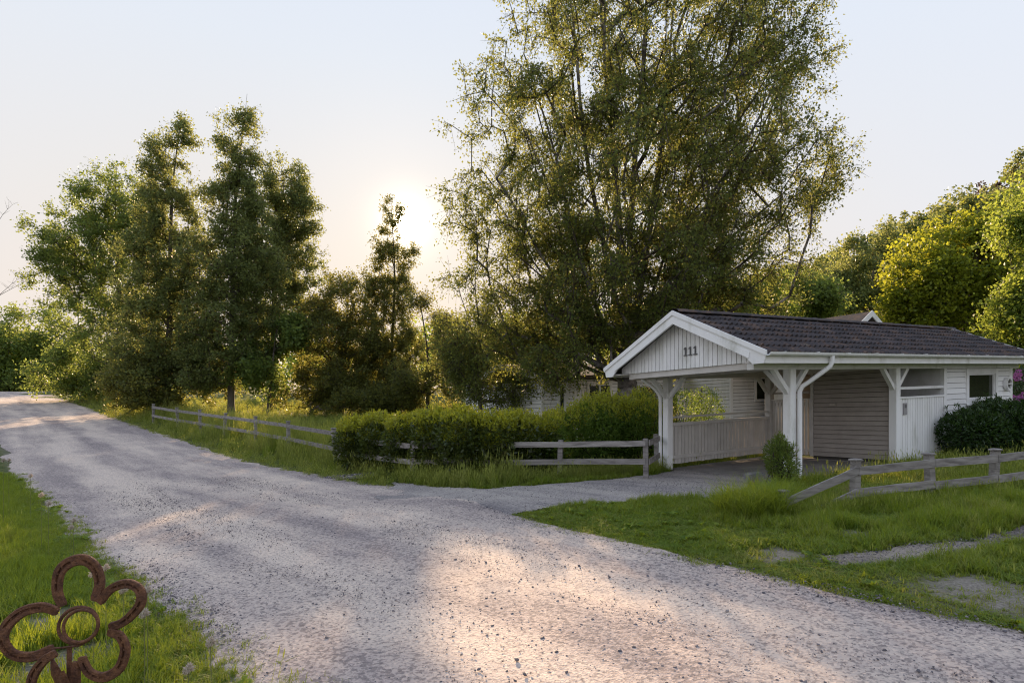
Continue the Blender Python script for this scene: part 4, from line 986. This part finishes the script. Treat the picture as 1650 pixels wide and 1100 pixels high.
h.box('wall', 2.0, 9.45, 11.5, 11.6, 0, 2.55, shadowpaint)  # dark face shows between the laps as painted shadow lines
for wv in wins: hwin(h, wv[0], wv[1], 11.47, wv[2], wv[3], (wv[0]*.5+wv[1]*.5,) if wv[1]-wv[0] > 1 else ())
dr = h.box('door', 3.45, 3.95, 11.455, 11.49, .15, 2.2, white)
for k in range(4): h.box('panel', 3.48+k*.115, 3.575+k*.115, 11.44, 11.454, .2, 2.15, white, dr)
for a in (2.0, 3.15, 5.9): h.box('corner_board', a-.06, a+.06, 11.44, 11.474, .05, 2.55, white)
siding(h, 'siding', 'b', 2.0, -1, 11.5, 18, .1, 2.55, white); h.box('wall', 2.0, 2.1, 11.62, 18, 0, 2.55, shadowpaint)
w2 = [(12.1, 13.1, 1.6, 2.45)]
siding(h, 'siding', 'a', 9.0, -1, 9.45, 16, .1, 2.65, white, w2); h.box('wall', 9.45, 16, 9.0, 9.1, 0, 2.65, shadowpaint)
w2 and hwin(h, 10.9, 11.9, 8.965, 1.45, 2.35)
h.box('corner_board', 9.38, 9.5, 8.94, 9.02, .05, 2.65, white)
siding(h, 'siding', 'b', 9.45, -1, 9.0, 11.5, .1, 2.6, white)
def roof(f, a0, a1, b0, b1, ze, zr, axis='a'):
    if axis == 'a':
        m_ = (b0+b1)/2; f.prism('roof', [(b0-.4, ze), (m_, zr), (b1+.4, ze), (b1+.4, ze-.12), (m_, zr-.14), (b0-.4, ze-.12)], 'a', a0-.35, a1+.35, tilem)
        for aa in (a0-.39, a1+.352):
            for s in (0, 1):
                e = b0-.42 if s == 0 else b1+.42
                f.prism('bargeboard', [(m_, zr+.03), (e, ze+.02), (e, ze-.2), (m_, zr-.2)], 'a', aa, aa+.03, white)
    else:
        m_ = (a0+a1)/2; f.prism('roof', [(a0-.4, ze), (m_, zr), (a1+.4, ze), (a1+.4, ze-.12), (m_, zr-.14), (a0-.4, ze-.12)], 'b', b0-.35, b1+.35, tilem)
        for s in (0, 1):
            e = a0-.42 if s == 0 else a1+.42
            f.prism('bargeboard', [(m_, zr+.03), (e, ze+.02), (e, ze-.2), (m_, zr-.2)], 'b', b0-.39, b0-.355, white)
        f.prism('gable_wall', [(a0, ze-.2), (a1, ze-.2), (m_, zr-.15)], 'b', b0, b0+.05, white)
roof(h, 2.1, 9.1, 11.5, 17, 2.68, 3.35)
roof(h, 9.9, 15.6, 9.0, 16, 2.8, 4.3)
h2 = Frame(root('house_wing', tuple(c_.P(13.6, 8, 0)), 'house wing whose white gable peak shows above the carport ridge', 'house'))
roof(h2, 10.6, 16.2, 6.0, 8.5, 2.75, 4.72, 'b'); h2.box('wall', 10.8, 16, 6.1, 8.4, 0, 2.6, white)
roof(h2, 9.0, 10.9, 5.4, 8.6, 2.8, 3.2)

# ------------------------------------------------------------------ fences
def bar3(P, Q, hgt, th, jitter=.0):
    P = np.array(P); Q = np.array(Q); d = Q-P; d[2] = 0; d /= np.linalg.norm(d); u = np.cross(d, [0, 0, 1.]); V = []; n = 4
    for k in range(n+1):
        p = P+(Q-P)*k/n; w_ = random.uniform(-jitter, jitter)
        for x, y in ((-1, -1), (1, -1), (1, 1), (-1, 1)): V.append(p+u*x*th/2+np.array([0, 0, y*hgt/2+w_]))
    Fq = [(0, 1, 2, 3), (n*4+3, n*4+2, n*4+1, n*4)]
    for k in range(n):
        for m_ in range(4): Fq.append((k*4+m_, k*4+4+m_, k*4+4+(m_+1) % 4, k*4+(m_+1) % 4))
    return V, Fq
def fence(name, label, tops, hgt, rails, cap=False, side=1, group=None, rail_h=.12, skip=()):
    """tops: photo pixels of the post tops"""
    pts = []
    for t_ in tops:
        x, y = ong(t_[0], t_[1], hgt) if len(t_) == 2 else t_[:2]
        pts.append((x, y, T(x, y)+(t_[2] if len(t_) > 2 else 0)))
    L = np.array(pts[len(pts)//2]); rt = root(name, tuple(L), label, 'fence', group)
    for k, (x, y, z) in enumerate(pts):
        s = .05; hh = hgt+random.uniform(-.02, .02); lx, ly = random.gauss(0, .012), random.gauss(0, .012)
        q = min(k, len(pts)-2); d = math.atan2(pts[q+1][1]-pts[q][1], pts[q+1][0]-pts[q][0])
        def rt2(u, v): return u*math.cos(d)-v*math.sin(d), u*math.sin(d)+v*math.cos(d)
        V = []
        for zz, sc in ((-.25, s), (hh-.012, s), (hh, s*.85)):
            for u, v in ((-sc, -sc), (sc, -sc), (sc, sc), (-sc, sc)):
                a, b = rt2(u, v); V.append((x+a+lx*zz*3-L[0], y+b+ly*zz*3-L[1], z+zz-L[2]))
        Fq = [(0+m_+4*e, (m_+1) % 4+4*e, (m_+1) % 4+4+4*e, m_+4+4*e) for e in (0, 1) for m_ in range(4)]+[(8, 9, 10, 11)]
        po = link('post', mesh('post', V, Fq, greywood), rt)
        if cap:
            V = []
            for zz, sc in ((hh+.001, s*1.35), (hh+.018, s*1.35), (hh+.03, s*.9)):
                for u, v in ((-sc, -sc), (sc, -sc), (sc, sc), (-sc, sc)):
                    a, b = rt2(u, v); V.append((x+a+lx*zz*3-L[0], y+b+ly*zz*3-L[1], z+zz-L[2]))
            link('post_cap', mesh('post_cap', V, [(3, 2, 1, 0)]+Fq, greywood), rt)
    for k in range(len(pts)-1):
        if k in skip: continue
        P = np.array(pts[k]); Q = np.array(pts[k+1]); d = (Q-P)[:2]; nn = np.array([d[1], -d[0]])/np.linalg.norm(d)*side*.065
        if nn@(-P[:2]) < 0: nn = -nn                          # rails on the road side
        for rz in rails:
            a = P.copy(); b = Q.copy(); a[:2] += nn; b[:2] += nn; e = (b-a)*.004*((-1)**k); a[2] += rz+random.uniform(-.015, .015); b[2] += rz+random.uniform(-.015, .015)
            V, Fq = bar3(a+(b-a)*.003, b-(b-a)*.003, rail_h, .026, .004); link('rail', mesh('rail', [v-L for v in V], Fq, greywood), rt)
    return rt
LF = [(247, 651), (287, 657), (323, 661), (361, 666), (412, 672), (465, 679), (541, 690)]
fence('rail_fence', 'long weathered two rail fence running up the left road', LF, 1.0, [.86, .42], True)
e0 = ong(541, 690, 1.0)
fence('rail_fence', 'weathered two rail fence through the hedge along the driveway', [(e0[0]+.14, e0[1]-.25), (-1.95+.0, 12.9), (.1, 12.75), (1.6, 13.0), (2.95, 13.45)] if False else
      [(e0[0]+.2, e0[1]-.3, 0), (-2.3, 13.55, 0), (-.6, 12.95, 0), (1.05, 12.9, 0)] + [(*ong(1041, 705, .86), 0), (3.42, 13.75, 0)], .86, [.74, .36], False)
fence('rail_fence', 'low sagging two rail fence in the grass before the shed', [(*ong(1262, 795, .30), -.34), (*ong(1377, 743, .66), 0), (*ong(1500, 733, .66), 0), (*ong(1600, 725, .66), 0), (*ong(1760, 708, .66), 0), (*ong(1950, 690, .66), 0)], .66, [.54, .22], True)

# ------------------------------------------------------------------ hedge and shrubs
def leafy(name, label, cat, blobs, n, leaf, aspect, mat, shoots=0, seed=1, group=None, droop=0., stems=True, sh_h=.28, shmat=None, dens_in=.55):
    """shrub in metres: blobs (x,y,z,rx,ry,rz)"""
    r = np.random.default_rng(seed); B = np.array(blobs, float); vol = (B[:, 3]*B[:, 4]+B[:, 5]*B[:, 3]); vol /= vol.sum()
    k = r.choice(len(B), n, p=vol); d = r.normal(size=(n, 3)); d /= np.linalg.norm(d, axis=1, keepdims=True)
    rad = np.where(r.random(n) < .8, .82+.25*r.random(n), dens_in*r.random(n)+.3)[:, None]
    P = B[k, :3]+d*B[k, 3:6]*rad; nz = fbm(P[:, 0]*2+P[:, 2], P[:, 1]*2-P[:, 2], 1.6, seed); P += d*(nz[:, None]-.5)*.35
    g = terrain(P[:, 0], P[:, 1]); ok = P[:, 2] > g+.03; P = P[ok]; d = d[ok]
    D = d*.7+r.normal(size=P.shape)*.6+np.array([0, 0, .25-droop]); D /= np.linalg.norm(D, axis=1, keepdims=True)
    v, f = leafmesh(P, D, leaf, aspect, r, .35); rn = np.repeat(np.clip(r.normal(.4, .25, len(P)), 0, 1), 4)
    Vs, Rs = [v], [rn]; tp, tq = [], []
    if shoots:
        k = r.choice(len(B), shoots, p=vol); a = r.random(shoots)*6.28; u = np.sqrt(r.random(shoots))*.9
        x = B[k, 0]+np.cos(a)*u*B[k, 3]; y = B[k, 1]+np.sin(a)*u*B[k, 4]; z = B[k, 2]+B[k, 5]*np.sqrt(np.clip(1-u*u, 0, 1))*.96
        H = sh_h*(.5+r.random(shoots)); S = np.stack([x, y, z], -1); E = S+np.stack([r.normal(0, .05, shoots), r.normal(0, .05, shoots), H], -1)
        m_ = 14; w_ = r.random((shoots, m_, 1)); LP = (S[:, None]+(E-S)[:, None]*w_).reshape(-1, 3)
        D = r.normal(size=LP.shape)*.5+np.array([0, 0, .75]); D /= np.linalg.norm(D, axis=1, keepdims=True)
        v, f = leafmesh(LP, D, leaf*.85, aspect*.9, r, .35); Vs.append(v); Rs.append(np.repeat(.7+.3*r.random(len(LP)), 4)); tp.append(S); tq.append(E); nsh = len(f)
    V = np.concatenate(Vs); org = B[:, :3].mean(0); org[2] = T(org[0], org[1])
    rt = root(name, tuple(org), label, cat, group)
    if shmat:
        link('new_shoots', npmesh('new_shoots', V[-nsh*4:]-org, np.arange(nsh*4).reshape(-1, 4), shmat, {'rnd': Rs[-1]}), rt)['label'] = 'bright yellow green new shoots'
        V = V[:-nsh*4]; Rs = Rs[:-1]
    link('foliage', npmesh('foliage', V-org, np.arange(len(V)).reshape(-1, 4), mat, {'rnd': np.concatenate(Rs)}), rt)
    # stems
    m_ = 40; k = r.choice(len(B), m_, p=vol); S = np.stack([B[k, 0]+r.normal(0, .15, m_), B[k, 1]+r.normal(0, .1, m_), 0*B[k, 0]], -1); S[:, 2] = terrain(S[:, 0], S[:, 1])
    E = B[k, :3]+r.normal(size=(m_, 3))*B[k, 3:6]*.45; tp.append(S); tq.append(E)
    P0 = np.concatenate(tp); Q0 = np.concatenate(tq); rr_ = np.concatenate([np.full(len(P0)-m_, .003), np.full(m_, .014)])
    v, f = tubes(P0, Q0, rr_, rr_*.6, 4); link('stems', npmesh('stems', v-org, f, darkbark), rt)
    return rt
def hb(px, by, topy, rx, ry):
    """ellipsoid standing on the ground whose foot shows at (px,by), top at topy"""
    x, y = ong(px, by); y += ry; x = (px-825)/F*y; z0 = T(x, y); zt = CH+(HY-topy)/F*y; return (x, y, (z0+zt)/2+.08, rx, ry, (zt-z0)/2+.02)
blobs = [hb(px, by, ty+14+4*math.sin(px*.05), .55, .62) for px, by, ty in [(575, 762, 680), (612, 764, 675), (655, 768, 670), (700, 772, 668), (745, 776, 667), (790, 776, 669), (830, 772, 674), (862, 766, 684)]]
B2 = []
for b in blobs:                            # boxy profile: an upper and a lower lobe each
    x, y, z, rx, ry, rz = b; B2 += [(x, y, z+rz*.35, rx, ry, rz*.62), (x, y+.05, z-rz*.3, rx*.95, ry*.9, rz*.75)]
leafy('laurel_hedge', 'long evergreen hedge with bright new shoots on top along the road corner', 'hedge', B2, 34000, .105, .40, L_hedgedark, 2600, 61, sh_h=.24, shmat=L_hedge)
leafy('green_shrub', 'tall fresh green shrub left of the carport with yellow lit tips', 'shrub', [hb(960, 756, 656, .75, .8), hb(915, 758, 676, .6, .6), hb(880, 764, 684, .5, .55), hb(1000, 752, 662, .7, .7), hb(980, 752, 652, .5, .5)], 21000, .09, .4, L_shrub, 700, 62, sh_h=.26, shmat=L_hedge)
leafy('green_shrub', 'leafy shrub squeezed between the tall shrub and the carport post', 'shrub', [hb(1040, 752, 660, .6, .6), hb(1030, 745, 645, .6, .5)], 9000, .08, .4, L_shrub, 200, 63, sh_h=.22, shmat=L_hedge)
def mb(px, topy, Y, r_, rz): x = (px-825)/F*Y; z = CH+(HY-topy)/F*Y; return (x, Y, z-rz, r_, r_, rz)
leafy('clipped_shrub', 'round clipped dark shrub seen through the carport near its left post', 'shrub', [mb(1035, 625, 17.5, .6, .9), mb(1060, 622, 17.8, .6, 1)], 6000, .06, .5, L_dark, 0, 64)
leafy('clipped_shrub', 'dark rounded shrub behind the carport parapet with lit right side', 'shrub', [mb(1100, 628, 17.5, .8, 1), mb(1140, 624, 18, .55, 1.0)], 8000, .06, .5, L_shrub, 0, 65)
leafy('rhododendron', 'big dark evergreen bush before the shed window at the right edge', 'bush', [hb(1562, 745, 672, .75, .7), hb(1620, 742, 658, .85, .8), hb(1690, 740, 650, .9, .8), hb(1590, 735, 655, .6, .6)], 26000, .095, .36, L_rhodo, 120, 66, sh_h=.2)
leafy('seedling_bush', 'small upright leafy plant beside the near carport post', 'plant', [hb(1256, 792, 720, .17, .17), hb(1262, 790, 732, .18, .16)], 2600, .085, .2, L_green, 60, 67, sh_h=.14)
# flowering rhododendron
def flowers():
    rt = leafy('flowering_rhododendron', 'pink flowering rhododendron just past the shed corner', 'bush', [mb(1650, 592, 17.5, .9, 1.1), mb(1690, 590, 17.8, 1, 1.2)], 7000, .1, .36, L_rhodo, 0, 68)
    pk = leafmat('pink_petal', (.42, .13, .40), (.62, .28, .58), (.5, .2, .45), .3)
    r = np.random.default_rng(3)
    for k in range(26):
        px = r.uniform(1632, 1720); py = r.uniform(592, 645); p = at(px, py, 16.75+.01*(px-1632)*r.random()); n = 40
        d = r.normal(size=(n, 3)); d /= np.linalg.norm(d, axis=1, keepdims=True); v, f = leafmesh(np.array(p)+d*.04, d, .07, .9, r)
        o = link('blossom', npmesh('blossom', v-np.array(p), f, pk, {'rnd': np.repeat(r.random(n), 4)}), rt); o.location = np.array(p)-np.array(rt.location)
flowers()

# ------------------------------------------------------------------ grass clump, small plants, planter
def clump(px, py, n, hmul, rad, label, straw=False):
    x0, y0 = ong(px, py); a = rng.random(n)*6.28; r_ = rad*np.sqrt(rng.random(n)); x = x0+np.cos(a)*r_; y = y0+np.sin(a)*r_*.8
    s = rng.uniform(.8, 1.25, n)
    o = scatter('grass_clump', np.stack([x, y, terrain(x, y)-.02], -1), rots(n, .3), np.stack([s, s, s*hmul], -1), P_big if not straw else P_straw, rng.integers(0, 3 if not straw else 1, n), label, 'grass')
gm_straw = grassmat('dry_grass', (.22, .15, .09), (.36, .26, .16), (.4, .3, .2), (.3, .22, .12))
P_straw = [tuft('grass_tuft', 26, .30, .05, .005, gm_straw, .6)]
P_big = [tuft('grass_tuft', 30, .55, .10, .007, gm_lush, .95, 4), tuft('grass_tuft', 30, .45, .10, .007, gm_lush, .8, 4), tuft('grass_tuft', 24, .6, .08, .006, gm_lush, .7, 4)]
clump(1215, 832, 150, 1.25, .42, 'big dark arching grass clump by the near carport post')
clump(1258, 815, 60, 1.0, .3, 'grass clump right at the driveway corner')
clump(1372, 803, 9, 1.0, .07, 'dry straw tuft round the nearest low fence post', True)
clump(1498, 795, 9, 1.1, .07, 'dry straw tuft round the second low fence post', True)
clump(1225, 785, 8, 1.0, .1, 'dry yellow grass beside the small upright plant', True)
f0 = ong(1215, 778)
def stone_block(name, x, y, sx, sy, sz, rz, label):
    import bmesh
    bm = bmesh.new(); bmesh.ops.create_cube(bm, size=1); bmesh.ops.bevel(bm, geom=bm.edges, offset=.09, segments=2, affect='EDGES')
    for v in bm.verts: v.co = Vector((v.co.x*sx, v.co.y*sy, v.co.z*sz+sz*.4)) + Vector((random.gauss(0, .006), random.gauss(0, .006), random.gauss(0, .004)))
    me = bpy.data.meshes.new(name); bm.to_mesh(me); bm.free(); me.materials.append(stonem)
    o = link(name, me); o.location = (x, y, T(x, y)); o.rotation_euler = (0, 0, rz); props(o, label, 'stone'); return o
stone_block('edge_stone', f0[0], f0[1], .34, .2, .22, .3, 'flat grey stone block at the driveway corner before the post')
x, y = ong(1240, 785); stone_block('edge_stone', x, y, .3, .22, .16, -.2, 'lower grey stone beside the small upright plant')
x, y = ong(1645, 1090) if False else ong(560, 770); 
r = np.random.default_rng(9)
n = 400; a = r.random(n)*6.28; rr_ = np.sqrt(r.random(n)); xs = x+.1+np.cos(a)*rr_*.7; ys = y+.15+np.sin(a)*rr_*.35; s = r.uniform(.015, .045, n)
scatter('stone_heap', np.stack([xs, ys, terrain(xs, ys)+.01+.05*(1-rr_)], -1), rots(n, .5), np.stack([s, s, s], -1), P_st, r.integers(0, 4, n), 'spread of pale stones at the corner before the hedge', 'stones')

# ------------------------------------------------------------------ dandelion clocks
dm = leafmat('seed_down', (.50, .45, .40), (.68, .62, .56), (.7, .6, .5), .5); stm = M('dandelion_stem', (.16, .17, .06), .6)
def dandelion_meshes():
    r = np.random.default_rng(4); n = 110; d = r.normal(size=(n, 3)); d /= np.linalg.norm(d, axis=1, keepdims=True)
    v, f = leafmesh(d*.006, d, .024, .22, r, .1); v2, f2 = leafmesh(d*.021, np.roll(d, 1, 1), .008, .9, r, .1)
    V = np.concatenate([v, v2]); head = npmesh('seed_head', V, np.arange(len(V)).reshape(-1, 4), dm, {'rnd': np.repeat(r.random(2*n), 4)})
    P = np.array([[0, 0, 0], [.004, 0, -.33*.33], [.0, .004, -.66*.33]]); Q = np.array([[.004, 0, -.33*.33], [0, .004, -.66*.33], [.01, 0, -.36]])
    v, f = tubes(P, Q, np.full(3, .0022), np.full(3, .0024), 5); return head, npmesh('stem', v, f, stm, None, True)
hm_, sm_ = dandelion_meshes()
DL = ['dandelion clock nearest the top horseshoe, by the gravel', 'dandelion clock right of the right upper horseshoe', 'dandelion clock on a long stem over the right lower horseshoe', 'dandelion clock in the grass at lower right of the flower',
      'lowest dandelion clock near the bottom edge', 'dandelion clock halfway up the left verge, near the road', 'dandelion clock just below the one halfway up the verge', 'small dandelion clock on the verge edge, upper of two', 'small dandelion clock on the verge edge, lower of two',
      'far dandelion clock at the left edge of the picture', 'far dandelion clock second from the left edge', 'far dandelion clock third from the left edge', 'dandelion clock inside the top horseshoe loop', 'dandelion clock low in the grass inside the right upper horseshoe']
for (px, py, Y_), lb in zip([(170, 914, 4.0), (237, 951, 3.5), (232, 988, 3.0), (339, 1034, 3.0), (303, 1077, 2.7), (66, 797, 7.6), (78, 811, 7.2), (118, 838, 7.0), (114, 849, 6.8), (5, 741, 9.4), (14, 741, 9.8), (49, 766, 9.8), (149, 924, 3.9), (198, 950, 3.7)], DL):
    p = at(px, py, Y_); g = T(p.x, p.y); rt = root('dandelion', (p.x, p.y, g), lb, 'dandelion', 'dandelion clocks in the left verge')
    hgt = max(.06, p.z-g); a = link('seed_head', hm_, rt, (0, 0, hgt)); b = link('stem', sm_, rt, (0, 0, hgt)); b.scale = (1, 1, max(.2, hgt/.34)); a.scale = (.95,)*3 if Y_ < 6 else (1.2,)*3

# ------------------------------------------------------------------ horseshoe flower
YF = 1.8
cen = at(128, 1005, YF)
gz = T(cen.x, cen.y)
fl = root('horseshoe_flower', (cen.x, cen.y, gz), 'rusty garden flower welded from horseshoes in the lower left corner', 'sculpture')
LF0 = np.array([cen.x, cen.y, gz])
def catmull(P, m=6):
    P = np.array(P, float); Q = np.vstack([2*P[0]-P[1], P, 2*P[-1]-P[-2]]); o_ = []
    for k in range(1, len(Q)-2):
        for j in range(m):
            t_ = j/m; o_.append(.5*((2*Q[k])+(-Q[k-1]+Q[k+1])*t_+(2*Q[k-1]-5*Q[k]+4*Q[k+1]-Q[k+2])*t_**2+(-Q[k-1]+3*Q[k]-3*Q[k+1]+Q[k+2])*t_**3))
    o_.append(Q[-2]); return np.array(o_)
def band(name, pix, dy, width, th, tiltx=0., groove=True, par=fl, closed=False):
    P3 = []
    cp = catmull(pix)
    mid = cp.mean(0)
    for px, py in cp: P3.append(np.array(at(px, py, YF+dy+tiltx*(px-mid[0])/100.)))
    P3 = np.array(P3); n = len(P3); V = []; Fq = []
    nor = np.array([tiltx*-.3, -1., 0]); nor /= np.linalg.norm(nor)
    pr = [(-1, 0), (-1, .7), (-.85, 1), (-.18, 1), (-.08, .35), (.22, .35), (.32, 1), (.85, 1), (1, .7), (1, 0)] if groove else [(math.cos(q*.785), .5+.5*math.sin(q*.785)) for q in range(8)]
    for k in range(n):
        d = P3[min(k+1, n-1)]-P3[max(k-1, 0)]; d /= np.linalg.norm(d); u = np.cross(d, nor); u /= np.linalg.norm(u)
        s = k/(n-1); ww = width/2*(.92+.22*math.sin(math.pi*s) if groove else 1)
        if groove and (k == 0 or k == n-1): ww *= .72
        for a, h in pr:
            hh = h
            if groove and (s < .16 or s > .84 or .44 < s < .56) and h == .35: hh = 1
            V.append(P3[k]+u*a*ww+nor*(hh*th)-LF0)
    m_ = len(pr)
    for k in range(n-1):
        for j in range(m_): Fq.append((k*m_+j, k*m_+(j+1) % m_, (k+1)*m_+(j+1) % m_, (k+1)*m_+j))
    Fq += [tuple(range(m_-1, -1, -1)), tuple(range((n-1)*m_, n*m_))]
    o = link(name, mesh(name, V, Fq, rust), par)
    if groove:
        for s in (.22, .30, .38, .62, .70, .78):
            k = int(s*(n-1)); p = P3[k]+nor*th*.9; v = [p+np.array([x, -.002*(z_ == 1), y])*1.0 - LF0 for z_ in (0, 1) for x, y in ((-.0022, -.0032), (.0022, -.0032), (.0022, .0032), (-.0022, .0032))]
            link('nail', mesh('nail', v, [(4, 5, 6, 7), (0, 1, 5, 4), (1, 2, 6, 5), (2, 3, 7, 6), (3, 0, 4, 7)], rust), o)
    return o
WS = .030
band('horseshoe', [(103, 975), (94, 952), (97, 922), (114, 905), (138, 901), (156, 915), (162, 940), (154, 966)], 0, WS, .010, .03)
band('horseshoe', [(162, 970), (180, 948), (206, 939), (226, 949), (228, 970), (213, 990), (196, 1003), (178, 1008)], -.012, WS*.86, .010, -.05)
band('horseshoe', [(176, 1016), (194, 1023), (203, 1044), (194, 1074), (170, 1089), (147, 1083), (136, 1065), (134, 1056)], -.004, WS*.9, .010, -.02)
band('horseshoe', [(95, 985), (70, 977), (37, 985), (12, 1008), (7, 1032), (24, 1053), (55, 1056), (88, 1042)], .012, WS, .010, .04)
band('horseshoe', [(92, 1050), (72, 1063), (54, 1090), (52, 1125), (72, 1150), (104, 1148), (122, 1110), (124, 1064)], .004, WS*.9, .010, .0)
def rg(cx, cy_, rx, ry, rot): return [(cx+rx*math.cos(t_)*math.cos(rot)-ry*math.sin(t_)*math.sin(rot), cy_+rx*math.cos(t_)*math.sin(rot)+ry*math.sin(t_)*math.cos(rot)) for t_ in np.linspace(0, 6.283, 19)]
band('ring', rg(128, 1006, 33, 28, -.5), -.022, .011, .009, 0, False); band('ring', rg(132, 1007, 29, 25, -.5), -.034, .010, .009, 0, False)
band('connecting_rod', [(88, 1043), (110, 1041), (135, 1036), (158, 1015)], -.008, .006, .006, 0, False)
# stem to the ground and two blade leaves
def stemtube(name, pts, rad):
    P = np.array([np.array(p) for p in pts])-LF0; v, f = tubes(P[:-1], P[1:], np.full(len(P)-1, rad), np.full(len(P)-1, rad), 8); return link(name, npmesh(name, v, f, rust, None, True), fl)
s0 = at(112, 1040, YF+.02); stemtube('stem', [tuple(s0), (s0.x-.004, s0.y, s0.z-.25), (s0.x, s0.y, gz-.1)], .007)
def blade(cx, cy_, lx, ly, dy):
    base = np.array(at(cx, cy_, YF+dy)); tip = np.array(at(cx+lx, cy_+ly, YF+dy-.02)); d = tip-base; s = np.cross(d, [0, 1, 0]); s /= np.linalg.norm(s); V = []
    for u, ww in ((0, .004), (.25, .014), (.55, .018), (.8, .012), (1, .001)):
        c0 = base+d*u; V += [c0-s*ww-LF0, c0+np.array([0, .006, 0])-LF0, c0+s*ww-LF0, c0+np.array([0, -.006, 0])-LF0]
    Fq = [(k*4+j, k*4+(j+1) % 4, k*4+4+(j+1) % 4, k*4+4+j) for k in range(4) for j in range(4)]
    link('leaf', mesh('leaf', V, Fq, rust), fl)
blade(100, 1112, -16, -50, -.01); blade(105, 1118, -4, -38, -.03)
print('tris', sum(len(o.data.polygons)*2 for o in C.objects if o.type == 'MESH'))
